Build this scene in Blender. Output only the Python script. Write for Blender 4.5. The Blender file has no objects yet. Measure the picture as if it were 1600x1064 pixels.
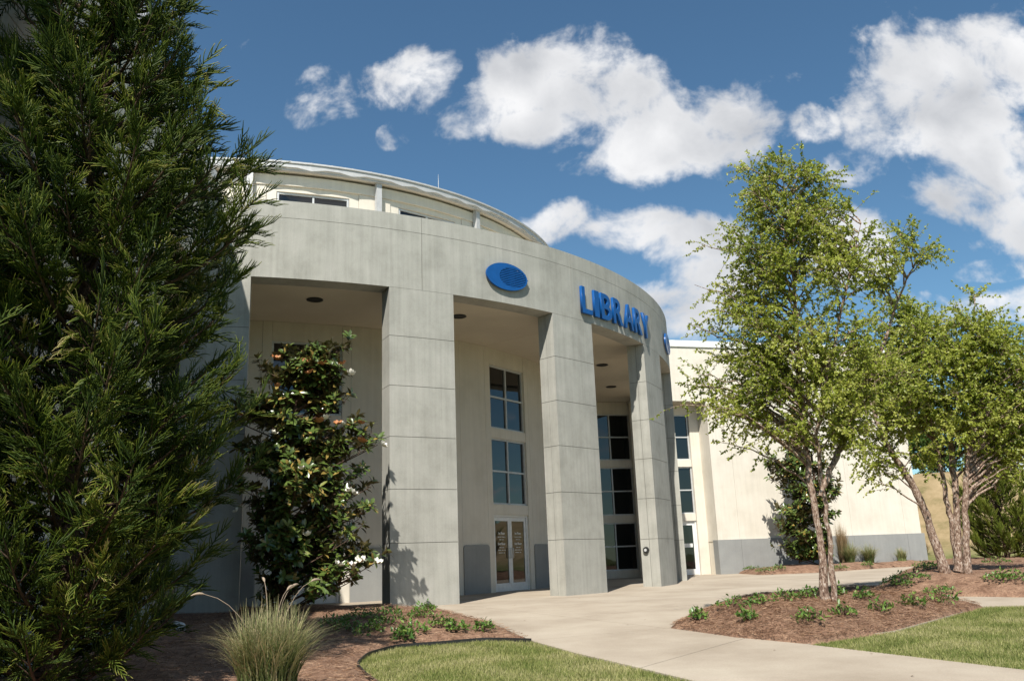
import bpy, bmesh, math, random
import numpy as np
from mathutils import Vector, Matrix
rng = np.random.default_rng(7); random.seed(7)
R_ = math.radians
# ------------------------------------------------------------------ camera
F, PITCH, ROLL, EYE = 1362.69, 0.2449, -0.0374, 0.968
cf = np.array([0, math.cos(PITCH), math.sin(PITCH)]); cr0 = np.array([1., 0, 0]); cu0 = np.cross(cr0, cf)
cr = math.cos(ROLL) * cr0 + math.sin(ROLL) * cu0; cu = -math.sin(ROLL) * cr0 + math.cos(ROLL) * cu0
cam = bpy.data.objects.new('camera', bpy.data.cameras.new('camera'))
bpy.context.scene.collection.objects.link(cam)
cam.matrix_world = Matrix(((cr[0], cu[0], -cf[0], 0), (cr[1], cu[1], -cf[1], 0), (cr[2], cu[2], -cf[2], EYE), (0, 0, 0, 1)))
cam.data.sensor_width = 36; cam.data.lens = F * 36 / 1600; cam.data.clip_end = 3000; cam.data.clip_start = 0.05
SC = bpy.context.scene; SC.camera = cam
def ray(px, py):
    d = cf * F + (px - 800) * cr - (py - 532) * cu
    return d / np.linalg.norm(d)
# ------------------------------------------------------------------ light
SUN_AZ, SUN_EL = R_(-103), R_(51)      # direction towards the sun, angle from +X
sdir = np.array([math.cos(SUN_EL) * math.cos(SUN_AZ), math.cos(SUN_EL) * math.sin(SUN_AZ), math.sin(SUN_EL)])
sl = bpy.data.lights.new('sun', 'SUN'); sl.energy = 4.2; sl.angle = R_(0.53); sl.color = (1.0, 0.95, 0.86)
so = bpy.data.objects.new('sun', sl); SC.collection.objects.link(so)
so.rotation_euler = Vector(-sdir).to_track_quat('-Z', 'Y').to_euler()
SC.view_settings.view_transform = 'Standard'; SC.view_settings.look = 'None'
SC.view_settings.exposure = 0.7; SC.view_settings.gamma = 1
SC.cycles.use_denoising = True
SC.cycles.max_bounces = 6; SC.cycles.diffuse_bounces = 3; SC.cycles.transparent_max_bounces = 6
SC.cycles.caustics_reflective = False; SC.cycles.caustics_refractive = False
world = bpy.data.worlds.new('World'); SC.world = world; world.use_nodes = True
world.cycles.sampling_method = 'MANUAL'; world.cycles.sample_map_resolution = 512
def build_world():
    nt = world.node_tree; nt.nodes.clear(); N = nt.nodes.new; L = nt.links.new
    out = N('ShaderNodeOutputWorld'); mix = N('ShaderNodeMixShader')
    b1 = N('ShaderNodeBackground'); b2 = N('ShaderNodeBackground')
    sky = N('ShaderNodeTexSky'); sky.sky_type = 'NISHITA'; sky.sun_disc = False
    sky.sun_elevation = SUN_EL; sky.sun_rotation = R_(90) - SUN_AZ; sky.altitude = 300; sky.air_density = 1.0; sky.dust_density = 0.1; sky.ozone_density = 2.0
    tn = N('ShaderNodeMix'); tn.data_type = 'RGBA'; tn.blend_type = 'MULTIPLY'; tn.inputs['Factor'].default_value = 1; L(sky.outputs[0], tn.inputs['A']); tn.inputs['B'].default_value = (.72, .96, 1.0, 1)
    L(tn.outputs['Result'], b1.inputs[0]); b1.inputs[1].default_value = 0.070
    tc = N('ShaderNodeTexCoord'); sep = N('ShaderNodeSeparateXYZ'); L(tc.outputs['Generated'], sep.inputs[0])
    def M(op, a, b=None, c=None):
        n = N('ShaderNodeMath'); n.operation = op
        for i, v in enumerate((a, b, c)):
            if v is None: continue
            if isinstance(v, (int, float)): n.inputs[i].default_value = v
            else: L(v, n.inputs[i])
        return n.outputs[0]
    ay = M('MAXIMUM', M('ABSOLUTE', sep.outputs[1]), 0.22)
    u = M('DIVIDE', sep.outputs[0], ay); v = M('DIVIDE', sep.outputs[2], ay)
    cmb = N('ShaderNodeCombineXYZ'); L(u, cmb.inputs[0]); L(v, cmb.inputs[1])
    # domain warp for ragged cloud edges
    def noise(vec, sc, det, rough, off=0.0, dist=0.0):
        n = N('ShaderNodeTexNoise'); n.inputs['Scale'].default_value = sc; n.inputs['Detail'].default_value = det
        n.inputs['Roughness'].default_value = rough; n.inputs['Distortion'].default_value = dist
        if off:
            a = N('ShaderNodeVectorMath'); a.operation = 'ADD'; L(vec, a.inputs[0]); a.inputs[1].default_value = (off, off * .7, off * 1.3); vec = a.outputs[0]
        L(vec, n.inputs['Vector']); return n
    wn = noise(cmb.outputs[0], 9, 1, .55, 3.1)
    sub = N('ShaderNodeVectorMath'); sub.operation = 'SUBTRACT'; L(wn.outputs['Color'], sub.inputs[0]); sub.inputs[1].default_value = (.5, .5, .5)
    scl = N('ShaderNodeVectorMath'); scl.operation = 'SCALE'; L(sub.outputs[0], scl.inputs[0]); scl.inputs['Scale'].default_value = .045
    add = N('ShaderNodeVectorMath'); add.operation = 'ADD'; L(cmb.outputs[0], add.inputs[0]); L(scl.outputs[0], add.inputs[1])
    P = add.outputs[0]
    # cloud masses: centre px, radii px, turn, weight
    blobs = [(520, 150, 70, 50, -15, .45), (645, 132, 72, 55, -10, .72), (625, 205, 34, 20, -25, .42), (720, 165, 40, 50, 0, .4),
             (800, 130, 75, 85, 0, 1), (880, 120, 120, 75, 0, 1), (960, 150, 95, 60, -15, 1), (830, 185, 80, 35, 0, .95),
             (1050, 215, 165, 72, 4, 1.15), (1000, 235, 110, 50, 0, 1.1), (1150, 200, 85, 68, 0, 1), (1272, 197, 46, 36, 0, .7), (1200, 140, 45, 14, -20, .35), (1310, 170, 60, 20, -30, .32),
             (1480, 140, 130, 110, 25, .95), (1560, 110, 90, 90, 0, .9), (1410, 195, 85, 60, 20, .75), (1390, 255, 80, 30, 0, .5),
             (1550, 235, 90, 85, 30, .95), (1500, 312, 75, 45, 15, .85), (1590, 345, 60, 55, 0, .9),
             (865, 350, 80, 34, -8, .8), (990, 355, 100, 34, -3, .85), (1095, 375, 90, 50, 0, .95), (1060, 485, 110, 62, 0, 1), (1110, 440, 80, 45, 0, .9),
             (1330, 390, 75, 65, 0, .95), (1570, 480, 110, 28, -3, .8), (1440, 478, 60, 24, 0, .55), (1570, 418, 60, 18, -5, .5), (1750, 250, 110, 90, 0, .9), (150, 60, 120, 50, 0, .8), (-150, 300, 160, 70, 0, .9), (1850, 420, 130, 60, 0, .8)]
    acc = None
    for (bx, by, rx, ry, rot, w) in blobs:
        d = ray(bx, by); mp = N('ShaderNodeMapping'); mp.vector_type = 'TEXTURE'
        mp.inputs['Location'].default_value = (d[0] / d[1], d[2] / d[1], 0)
        mp.inputs['Rotation'].default_value = (0, 0, R_(-rot) - ROLL)
        mp.inputs['Scale'].default_value = (rx / F / d[1] * 1.0, ry / F / d[1] * 1.0, 1)
        L(P, mp.inputs['Vector']); ln = N('ShaderNodeVectorMath'); ln.operation = 'LENGTH'; L(mp.outputs[0], ln.inputs[0])
        f = M('MULTIPLY', M('SUBTRACT', 1.0, ln.outputs['Value']), 1.0)
        f = M('MINIMUM', f, w - .45)
        acc = f if acc is None else M('SMOOTH_MAX', acc, f, .12)
    # scattered fair-weather cumulus everywhere else, on a flat layer overhead
    zz = M('MAXIMUM', sep.outputs[2], .06); c2 = N('ShaderNodeCombineXYZ'); L(M('DIVIDE', sep.outputs[0], zz), c2.inputs[0]); L(M('DIVIDE', sep.outputs[1], zz), c2.inputs[1])
    g = noise(c2.outputs[0], .55, 3, .55, 5.0)
    gen = M('MULTIPLY', M('SUBTRACT', g.outputs['Fac'], .60), 3.0)
    ux = M('SUBTRACT', M('ABSOLUTE', M('SUBTRACT', u, .02)), .68)   # inside the span already laid out above: none of these
    gen = M('MINIMUM', gen, M('MULTIPLY', M('MAXIMUM', ux, M('MAXIMUM', M('MULTIPLY', sep.outputs[1], -3.0), M('SUBTRACT', v, .85))), 2.0))
    acc = M('MAXIMUM', acc, gen)
    n1 = noise(P, 13, 5, .58); n2 = noise(P, 60, 3, .6, 1.7)
    nn = M('ADD', M('MULTIPLY', M('SUBTRACT', n1.outputs['Fac'], .5), 1.5), M('MULTIPLY', M('SUBTRACT', n2.outputs['Fac'], .5), .5))
    fld = M('ADD', acc, nn)
    mr = N('ShaderNodeMapRange'); mr.interpolation_type = 'SMOOTHSTEP'; L(fld, mr.inputs[0]); mr.inputs[1].default_value = -.08; mr.inputs[2].default_value = .50
    dens = M('MULTIPLY', mr.outputs[0], .97)
    dens = M('MULTIPLY', dens, M('GREATER_THAN', sep.outputs[2], -.02))
    # self-shading: compare the field with the field a step towards the sun
    off = N('ShaderNodeVectorMath'); off.operation = 'ADD'; L(P, off.inputs[0]); off.inputs[1].default_value = (-.018, .035, 0)
    n3 = noise(off.outputs[0], 7, 2, .4); n4 = noise(P, 7, 2, .4)
    sh = M('ADD', M('MULTIPLY', M('SUBTRACT', n4.outputs['Fac'], n3.outputs['Fac']), 2.2), M('MULTIPLY', fld, -.42))
    mr2 = N('ShaderNodeMapRange'); L(sh, mr2.inputs[0]); mr2.inputs[1].default_value = -.62; mr2.inputs[2].default_value = .12
    cr_ = N('ShaderNodeMix'); cr_.data_type = 'RGBA'; L(mr2.outputs[0], cr_.inputs['Factor'])
    cr_.inputs['A'].default_value = (.36, .37, .39, 1); cr_.inputs['B'].default_value = (.60, .60, .605, 1)
    L(cr_.outputs['Result'], b2.inputs[0]); b2.inputs[1].default_value = 1.0
    L(dens, mix.inputs[0]); L(b1.outputs[0], mix.inputs[1]); L(b2.outputs[0], mix.inputs[2]); L(mix.outputs[0], out.inputs[0])
build_world()

# ------------------------------------------------------------------ helpers
COL = SC.collection
def mesh_np(name, V, faces, smooth=False, tint=None):
    """V (n,3); faces: list of int arrays (m,k)"""
    me = bpy.data.meshes.new(name); V = np.asarray(V, np.float32)
    me.vertices.add(len(V)); me.vertices.foreach_set('co', V.ravel())
    idx = np.concatenate([np.asarray(f, np.int32).ravel() for f in faces])
    tot = np.concatenate([np.full(len(f), np.asarray(f).shape[1], np.int32) for f in faces])
    me.loops.add(len(idx)); me.loops.foreach_set('vertex_index', idx)
    me.polygons.add(len(tot)); st = np.concatenate([[0], np.cumsum(tot)[:-1]]).astype(np.int32)
    me.polygons.foreach_set('loop_start', st); me.polygons.foreach_set('loop_total', tot)
    if smooth: me.polygons.foreach_set('use_smooth', np.ones(len(tot), bool))
    me.update(calc_edges=True)
    if tint is not None:
        a = me.attributes.new('tint', 'FLOAT', 'POINT'); a.data.foreach_set('value', np.asarray(tint, np.float32))
    me.validate(); return me
def add(name, me, mat=None, parent=None, label=None, cat=None, group=None, kind=None):
    o = bpy.data.objects.new(name, me); COL.objects.link(o)
    if mat is not None and me is not None:
        if not me.materials: me.materials.append(mat)
    if parent is not None: o.parent = parent
    for k, v in (('label', label), ('category', cat), ('group', group), ('kind', kind)):
        if v: o[k] = v
    return o
def bm_mesh(bm, name, smooth=False):
    bmesh.ops.recalc_face_normals(bm, faces=bm.faces[:])
    me = bpy.data.meshes.new(name); bm.to_mesh(me); bm.free()
    if smooth:
        for p in me.polygons: p.use_smooth = True
    return me
def prism(bm, poly, z0, z1):
    """poly: list of (x,y) -> vertical prism"""
    b = [bm.verts.new((p[0], p[1], z0)) for p in poly]; t = [bm.verts.new((p[0], p[1], z1)) for p in poly]
    n = len(poly); bm.faces.new(b[::-1]); bm.faces.new(t)
    for i in range(n): bm.faces.new((b[i], b[(i + 1) % n], t[(i + 1) % n], t[i]))
def hexa(bm, c):
    """c: 8 corner points, bottom 4 then top 4"""
    v = [bm.verts.new(p) for p in c]
    for f in ((0, 3, 2, 1), (4, 5, 6, 7), (0, 1, 5, 4), (1, 2, 6, 5), (2, 3, 7, 6), (3, 0, 4, 7)): bm.faces.new([v[i] for i in f])
def arc_block(bm, c, a0, a1, r0, r1, z0, z1, n):
    """closed block following an arc (degrees)"""
    cols = []
    for i in range(n + 1):
        a = R_(a0 + (a1 - a0) * i / n); ca, sa = math.cos(a), math.sin(a)
        cols.append([bm.verts.new((c[0] + r * ca, c[1] + r * sa, z)) for r, z in ((r1, z0), (r1, z1), (r0, z1), (r0, z0))])
    for i in range(n):
        for k in range(4): bm.faces.new((cols[i][k], cols[i + 1][k], cols[i + 1][(k + 1) % 4], cols[i][(k + 1) % 4]))
    bm.faces.new(cols[0]); bm.faces.new(cols[-1][::-1])
def bevel(bm, w, seg=1):
    ed = [e for e in bm.edges if len(e.link_faces) == 2 and e.calc_face_angle(0) > R_(30)]
    bmesh.ops.bevel(bm, geom=ed, offset=w, segments=seg, affect='EDGES', clamp_overlap=True)
def tube_np(pts, rad, sides):
    """one tapered tube -> verts, quads"""
    pts = np.asarray(pts, float); n = len(pts); t = np.gradient(pts, axis=0); t /= np.linalg.norm(t, axis=1)[:, None] + 1e-9
    ref = np.array([0.31, 0.2, 0.93]) if abs(t[0] @ np.array([0.31, 0.2, 0.93])) < .9 else np.array([1., 0, 0])
    a = np.cross(t, ref); a /= np.linalg.norm(a, axis=1)[:, None] + 1e-9; b = np.cross(t, a)
    th = np.arange(sides) * 2 * np.pi / sides
    V = pts[:, None] + np.asarray(rad)[:, None, None] * (np.cos(th)[None, :, None] * a[:, None] + np.sin(th)[None, :, None] * b[:, None])
    i = np.arange(n - 1)[:, None] * sides; k = np.arange(sides)[None]; k2 = (k + 1) % sides
    Q = np.stack([i + k, i + k2, i + sides + k2, i + sides + k], -1).reshape(-1, 4)
    return V.reshape(-1, 3), Q
class Tubes:
    def __init__(s): s.V = []; s.Q = []; s.n = 0
    def add(s, pts, rad, sides=6):
        V, Q = tube_np(pts, rad, sides); s.V.append(V); s.Q.append(Q + s.n); s.n += len(V)
    def mesh(s, name, smooth=True): return mesh_np(name, np.concatenate(s.V), [np.concatenate(s.Q)], smooth)
def unit(v): return v / (np.linalg.norm(v, axis=-1, keepdims=True) + 1e-9)
def rvec(n): return unit(rng.normal(size=(n, 3)))

# ------------------------------------------------------------------ materials
def mat(name):
    m = bpy.data.materials.new(name); m.use_nodes = True; nt = m.node_tree
    return m, nt, nt.nodes['Principled BSDF'], nt.nodes.new, nt.links.new
def ramp(N, stops):
    r = N('ShaderNodeValToRGB'); e = r.color_ramp.elements
    while len(e) < len(stops): e.new(.5)
    for i, (p, c) in enumerate(stops): e[i].position = p; e[i].color = (*c, 1)
    return r
def surf(name, cols, scale=2.0, rough=.85, bump=.15, bscale=60, stretch=(1, 1, 1), detail=6, streak=0, spec=.3, fine=.06):
    """mottled mineral surface: colour from two noises in object space, fine bump"""
    m, nt, bs, N, L = mat(name); tc = N('ShaderNodeTexCoord'); mp = N('ShaderNodeMapping'); mp.inputs['Scale'].default_value = stretch
    geo = N('ShaderNodeNewGeometry'); L(geo.outputs['Position'], mp.inputs[0])
    n = N('ShaderNodeTexNoise'); n.inputs['Scale'].default_value = scale; n.inputs['Detail'].default_value = detail; n.inputs['Roughness'].default_value = .62
    L(mp.outputs[0], n.inputs['Vector'])
    k = len(cols); r = ramp(N, [(.3 + .4 * i / max(1, k - 1), c) for i, c in enumerate(cols)]); L(n.outputs['Fac'], r.inputs[0])
    col = r.outputs[0]
    n2 = N('ShaderNodeTexNoise'); n2.inputs['Scale'].default_value = bscale; n2.inputs['Detail'].default_value = 4; L(geo.outputs['Position'], n2.inputs['Vector'])
    hv = N('ShaderNodeMapRange'); L(n2.outputs['Fac'], hv.inputs[0]); hv.inputs[1].default_value = .25; hv.inputs[2].default_value = .75; hv.inputs[3].default_value = 1 - fine; hv.inputs[4].default_value = 1 + fine
    mx = N('ShaderNodeVectorMath'); mx.operation = 'SCALE'; L(col, mx.inputs[0]); L(hv.outputs[0], mx.inputs['Scale']); col = mx.outputs[0]
    if streak:
        m3 = N('ShaderNodeMapping'); m3.inputs['Scale'].default_value = (5, 5, .22); L(geo.outputs['Position'], m3.inputs[0])
        n3 = N('ShaderNodeTexNoise'); n3.inputs['Scale'].default_value = 1.6; n3.inputs['Detail'].default_value = 5; n3.inputs['Roughness'].default_value = .65; L(m3.outputs[0], n3.inputs['Vector'])
        s2 = N('ShaderNodeMapRange'); L(n3.outputs['Fac'], s2.inputs[0]); s2.inputs[1].default_value = .35; s2.inputs[2].default_value = .7; s2.inputs[3].default_value = 1.0; s2.inputs[4].default_value = 1 - streak
        m4 = N('ShaderNodeVectorMath'); m4.operation = 'SCALE'; L(col, m4.inputs[0]); L(s2.outputs[0], m4.inputs['Scale']); col = m4.outputs[0]
    L(col, bs.inputs['Base Color']); bs.inputs['Roughness'].default_value = rough; bs.inputs['Specular IOR Level'].default_value = spec
    if bump:
        b = N('ShaderNodeBump'); b.inputs['Strength'].default_value = bump; b.inputs['Distance'].default_value = .01; L(n2.outputs['Fac'], b.inputs['Height']); L(b.outputs[0], bs.inputs['Normal'])
    return m
def plain(name, c, rough=.5, metal=0, spec=.5):
    m, nt, bs, N, L = mat(name); n = N('ShaderNodeTexNoise'); n.inputs['Scale'].default_value = 7; n.inputs['Detail'].default_value = 5
    geo = N('ShaderNodeNewGeometry'); L(geo.outputs['Position'], n.inputs['Vector'])
    r = ramp(N, [(.3, tuple(x * .9 for x in c)), (.7, tuple(min(1, x * 1.06) for x in c))]); L(n.outputs['Fac'], r.inputs[0]); L(r.outputs[0], bs.inputs['Base Color'])
    bs.inputs['Roughness'].default_value = rough; bs.inputs['Metallic'].default_value = metal; bs.inputs['Specular IOR Level'].default_value = spec
    return m
def leafmat(name, stops, rough=.5, trans=.3, spec=.4, noise=0, back=None):
    """foliage: colour by the 'tint' attribute, some light passes through"""
    m, nt, bs, N, L = mat(name); at = N('ShaderNodeAttribute'); at.attribute_name = 'tint'
    r = ramp(N, stops); L(at.outputs['Fac'], r.inputs[0]); col = r.outputs[0]
    if back:
        g = N('ShaderNodeNewGeometry'); mx = N('ShaderNodeMix'); mx.data_type = 'RGBA'; L(g.outputs['Backfacing'], mx.inputs['Factor']); L(col, mx.inputs['A']); mx.inputs['B'].default_value = (*back, 1); col = mx.outputs['Result']
    L(col, bs.inputs['Base Color']); bs.inputs['Roughness'].default_value = rough; bs.inputs['Specular IOR Level'].default_value = spec
    if trans:
        t = N('ShaderNodeBsdfTranslucent'); L(col, t.inputs[0]); ms = N('ShaderNodeMixShader'); ms.inputs[0].default_value = trans
        L(bs.outputs[0], ms.inputs[1]); L(t.outputs[0], ms.inputs[2]); L(ms.outputs[0], nt.nodes['Material Output'].inputs['Surface'])
    return m
M_PANEL = surf('precast_concrete', [(.33, .325, .29), (.40, .395, .355), (.45, .44, .40)], 1.3, .9, .12, 45, streak=.17)
M_JOINT = plain('joint_filler', (.13, .125, .11), .95)
M_CREAM = surf('cream_stucco', [(.66, .61, .52), (.72, .67, .58), (.76, .71, .62)], 1.1, .92, .35, 90, streak=.08, fine=.04)
M_CEIL = surf('ceiling_plaster', [(.60, .54, .44), (.66, .60, .49)], .8, .92, .1, 80)
M_GREY = surf('grey_painted_stucco', [(.27, .275, .27), (.32, .325, .315)], 1.5, .85, .3, 90, streak=.06)
M_WHITE = plain('white_enamel', (.78, .78, .76), .4)
M_FRAME = plain('silver_frame', (.60, .61, .61), .45, .2)
M_GUTTER = plain('weathered_zinc', (.50, .505, .51), .6, .15)
M_DARK = plain('black_metal', (.02, .02, .02), .5)
M_BLUE = plain('blue_enamel', (.006, .085, .30), .3)
M_PAVE = surf('tan_concrete', [(.31, .255, .195), (.385, .325, .255), (.45, .39, .31)], .55, .92, .2, 55, fine=.09)
M_MULCH = surf('pine_straw_bed', [(.12, .065, .04), (.22, .13, .085), (.30, .19, .125)], 5, 1, .9, 38, fine=.4)
M_DIRT = surf('lawn_soil', [(.085, .10, .035), (.15, .155, .06), (.23, .20, .10)], .9, 1, .6, 30, fine=.25)
def glass():
    m, nt, bs, N, L = mat('tinted_glass'); bs.inputs['Base Color'].default_value = (.006, .008, .009, 1); bs.inputs['Roughness'].default_value = .02
    bs.inputs['Specular IOR Level'].default_value = .75
    geo = N('ShaderNodeNewGeometry'); n = N('ShaderNodeTexNoise'); n.inputs['Scale'].default_value = .9; L(geo.outputs['Position'], n.inputs['Vector'])
    b = N('ShaderNodeBump'); b.inputs['Strength'].default_value = .06; b.inputs['Distance'].default_value = .05; L(n.outputs['Fac'], b.inputs['Height']); L(b.outputs[0], bs.inputs['Normal'])
    return m
M_GLASS = glass()
# ------------------------------------------------------------------ terrain
def base_h(x, y):
    x = np.asarray(x, float); y = np.asarray(y, float)
    z = -0.03 * np.clip(19.5 - y, 0, 40)
    s = np.clip((x - 16.5 + .35 * (y - 43)) / 15, 0, 1) * np.clip((y - 42) / 15, 0, 1)
    return z + 5.4 * s * s * (3 - 2 * s)
BEDS = []      # (polygon, rise, run)
def poly_dist(poly, x, y):
    """signed distance, positive inside"""
    x = np.atleast_1d(np.asarray(x, float)); y = np.atleast_1d(np.asarray(y, float)); P = np.asarray(poly); Q = np.roll(P, -1, 0)
    d = np.full(x.shape, 1e9); ins = np.zeros(x.shape, bool)
    for (ax, ay), (bx, by) in zip(P, Q):
        ex, ey = bx - ax, by - ay; t = np.clip(((x - ax) * ex + (y - ay) * ey) / (ex * ex + ey * ey + 1e-12), 0, 1)
        d = np.minimum(d, np.hypot(x - ax - t * ex, y - ay - t * ey))
        c = (ay > y) != (by > y); ins ^= c & (x < (bx - ax) * (y - ay) / ((by - ay) if abs(by - ay) > 1e-12 else 1e-12) + ax)
    return np.where(ins, d, -d)
def lump(x, y):
    return .025 * np.sin(x * 2.3 + 1.3 * np.sin(y * 1.7)) + .02 * np.sin(y * 3.1 + 1.1 * np.sin(x * 2.9)) + .008 * np.sin(x * 11 + 3 * np.sin(y * 9))
def height(x, y):
    z = base_h(x, y); z = np.atleast_1d(z).astype(float)
    for poly, rise, run in BEDS:
        d = poly_dist(poly, x, y); t = np.clip(d / run, 0, 1)
        z = np.maximum(z, np.where(d > 0, base_h(x, y) + .03 + rise * t * (2 - t) + lump(x, y) * np.clip(d / .5, 0, 1), -99))
    return z
def gp(px, py, flat=True):
    d = ray(px, py); t = np.arange(2, 120, .02); X, Y, Z = d[0] * t, d[1] * t, EYE + d[2] * t
    h = base_h(X, Y) if flat else height(X, Y)
    k = np.argmax(Z < h)
    return np.array([X[k], Y[k]]) if (Z < h).any() else np.array([X[-1], Y[-1]])
def on_ground(px, py):
    p = gp(px, py, False); return np.array([p[0], p[1], height(p[0], p[1])[0]])
def at_depth(px, py, Y):
    d = ray(px, py); return np.array([0, 0, EYE]) + d * (Y / d[1])
def px_poly(l): return np.array([gp(*p) for p in l])
def ground_sheet():
    xs = np.unique(np.concatenate([np.linspace(-600, -60, 12), np.linspace(-60, 120, 91), np.linspace(120, 700, 14)]))
    ys = np.unique(np.concatenate([np.linspace(-400, -20, 10), np.linspace(-20.5, 19.5, 41), np.linspace(19.5, 119.5, 76), np.linspace(119.5, 1200, 20)]))
    X, Y = np.meshgrid(xs, ys); Z = base_h(X, Y) - .02; nx, ny = len(xs), len(ys)
    i = np.arange(nx - 1)[None] + np.arange(ny - 1)[:, None] * nx
    Q = np.stack([i, i + 1, i + 1 + nx, i + nx], -1).reshape(-1, 4)
    m, nt, bs, N, L = mat('lawn_and_dry_slope'); geo = N('ShaderNodeNewGeometry'); sx = N('ShaderNodeSeparateXYZ'); L(geo.outputs['Position'], sx.inputs[0])
    n = N('ShaderNodeTexNoise'); n.inputs['Scale'].default_value = .8; n.inputs['Detail'].default_value = 8; n.inputs['Roughness'].default_value = .65; L(geo.outputs['Position'], n.inputs['Vector'])
    r1 = ramp(N, [(.3, (.075, .10, .025)), (.5, (.13, .15, .05)), (.7, (.22, .21, .10))]); r2 = ramp(N, [(.3, (.17, .145, .065)), (.5, (.30, .225, .125)), (.72, (.40, .30, .18))])
    L(n.outputs['Fac'], r1.inputs[0]); L(n.outputs['Fac'], r2.inputs[0])
    mr = N('ShaderNodeMapRange'); L(sx.outputs[2], mr.inputs[0]); mr.inputs[1].default_value = .1; mr.inputs[2].default_value = .9
    mx = N('ShaderNodeMix'); mx.data_type = 'RGBA'; L(mr.outputs[0], mx.inputs['Factor']); L(r1.outputs[0], mx.inputs['A']); L(r2.outputs[0], mx.inputs['B']); L(mx.outputs['Result'], bs.inputs['Base Color'])
    bs.inputs['Roughness'].default_value = 1; bs.inputs['Specular IOR Level'].default_value = .1
    n2 = N('ShaderNodeTexNoise'); n2.inputs['Scale'].default_value = 25; L(geo.outputs['Position'], n2.inputs['Vector'])
    b = N('ShaderNodeBump'); b.inputs['Strength'].default_value = .8; b.inputs['Distance'].default_value = .04; L(n2.outputs['Fac'], b.inputs['Height']); L(b.outputs[0], bs.inputs['Normal'])
    add('ground', mesh_np('ground', np.stack([X, Y, Z], -1).reshape(-1, 3), [Q], True), m, kind='structure', label='lawn and dry grass slope round the library')
ground_sheet()
def fill_poly(poly, step, cuts=()):
    """flat triangulated polygon, cut on a grid; cuts: (point, normal) keep the side the normal points to"""
    bm = bmesh.new(); vs = [bm.verts.new((p[0], p[1], 0)) for p in poly]; f = bm.faces.new(vs); f.normal_update()
    bmesh.ops.triangulate(bm, faces=[f], ngon_method='EAR_CLIP')
    for co, no in cuts:
        bmesh.ops.bisect_plane(bm, geom=bm.verts[:] + bm.edges[:] + bm.faces[:], plane_co=(*co, 0), plane_no=(-no[0], -no[1], 0), clear_outer=True)
    P = np.asarray(poly); lo, hi = P.min(0), P.max(0)
    for axis in (0, 1):
        for c in np.arange(math.floor(lo[axis] / step) * step, hi[axis], step):
            co = [0, 0, 0]; no = [0, 0, 0]; co[axis] = c + (1e-4 if axis == 0 else 0); no[axis] = 1
            bmesh.ops.bisect_plane(bm, geom=bm.verts[:] + bm.edges[:] + bm.faces[:], plane_co=co, plane_no=no)
    if step > 1: bmesh.ops.bisect_plane(bm, geom=bm.verts[:] + bm.edges[:] + bm.faces[:], plane_co=(0, 19.5, 0), plane_no=(0, 1, 0))
    return bm
# plaza and walks ------------------------------------------------------------
AX = np.array([math.cos(R_(-33.9)), math.sin(R_(-33.9))]); PX = np.array([-AX[1], AX[0]])
C0 = np.array([-10.353, 35.04]); RO = 16.507
left_edge = px_poly([(700, 957), (770, 974), (832, 1001)])
walk_low = px_poly([(900, 1020), (1000, 1043), (1100, 1067), (1300, 1118)])
walk_up = px_poly([(2000, 1115), (1600, 1046), (1430, 1026), (1262, 1006)])
mid = px_poly([(1300, 998), (1400, 985), (1535, 947), (1640, 945), (2000, 943)])
A_R = np.array([8.6, 38.8]); e1 = np.array([math.cos(R_(15.7)), math.sin(R_(15.7))]); e2 = np.array([-e1[1], e1[0]])   # wing corner, along the wing, into the wing
far = np.array([(27, 38.0), A_R + e1 * 12.5 - e2 * 1.6, A_R + e1 * 9 - e2 * .9, A_R + e1 * .4 + e2 * .1, A_R + e1 * .4 + e2 * 1.2, A_R - e1 * 6.5 + e2 * 1.2, C0 + AX * 4, C0 - PX * 14 + AX * 9])
pier = [np.array([-6.9, 18.0]), np.array([-4.5, 18.35])]
plaza = np.concatenate([left_edge, walk_low, walk_up, mid, far, np.array(pier)])
pv = bpy.data.objects.new('pavement', None); COL.objects.link(pv); pv['kind'] = 'structure'; pv['label'] = 'tan concrete plaza and walks before the library'
def line_cut(a, b, keep):
    a, b, keep = map(np.asarray, (a, b, keep)); t = unit(b - a); n = np.array([-t[1], t[0]])
    if (keep - a) @ n < 0: n = -n
    return (a + n * .006, n)
g = gp
J1, J2, J3, J4 = (g(718, 946), g(1040, 981)), (g(896, 965), g(1120, 940)), (g(832, 1000), g(1040, 981)), (g(1000, 1043), g(1160, 998))
up, dn = g(900, 930), g(900, 1010)
J5 = (C0 + AX * 0, C0 + 40 * np.array([math.cos(R_(-24.9)), math.sin(R_(-24.9))]))
for cuts in ([(J1, up), (J2, g(950, 950)), (J5, np.array([0., 24.]))], [(J1, up), (J2, g(950, 950)), (J5, np.array([9., 37.]))], [(J1, up), (J2, g(960, 970))],
             [(J1, dn), (J3, g(800, 970))], [(J1, dn), (J3, dn), (J4, g(900, 1010))], [(J1, dn), (J3, dn), (J4, g(1300, 1040))]):
    bm = fill_poly(plaza, 3.0, [line_cut(*j, k) for j, k in cuts])
    if not bm.faces: bm.free(); continue
    for v in bm.verts: v.co.z = float(base_h(v.co.x, v.co.y))
    r = bmesh.ops.extrude_face_region(bm, geom=bm.faces[:], use_keep_orig=True)
    for e in r['geom']:
        if isinstance(e, bmesh.types.BMVert): e.co.z -= .10
    add('slab', bm_mesh(bm, 'slab'), M_PAVE, pv)
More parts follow.
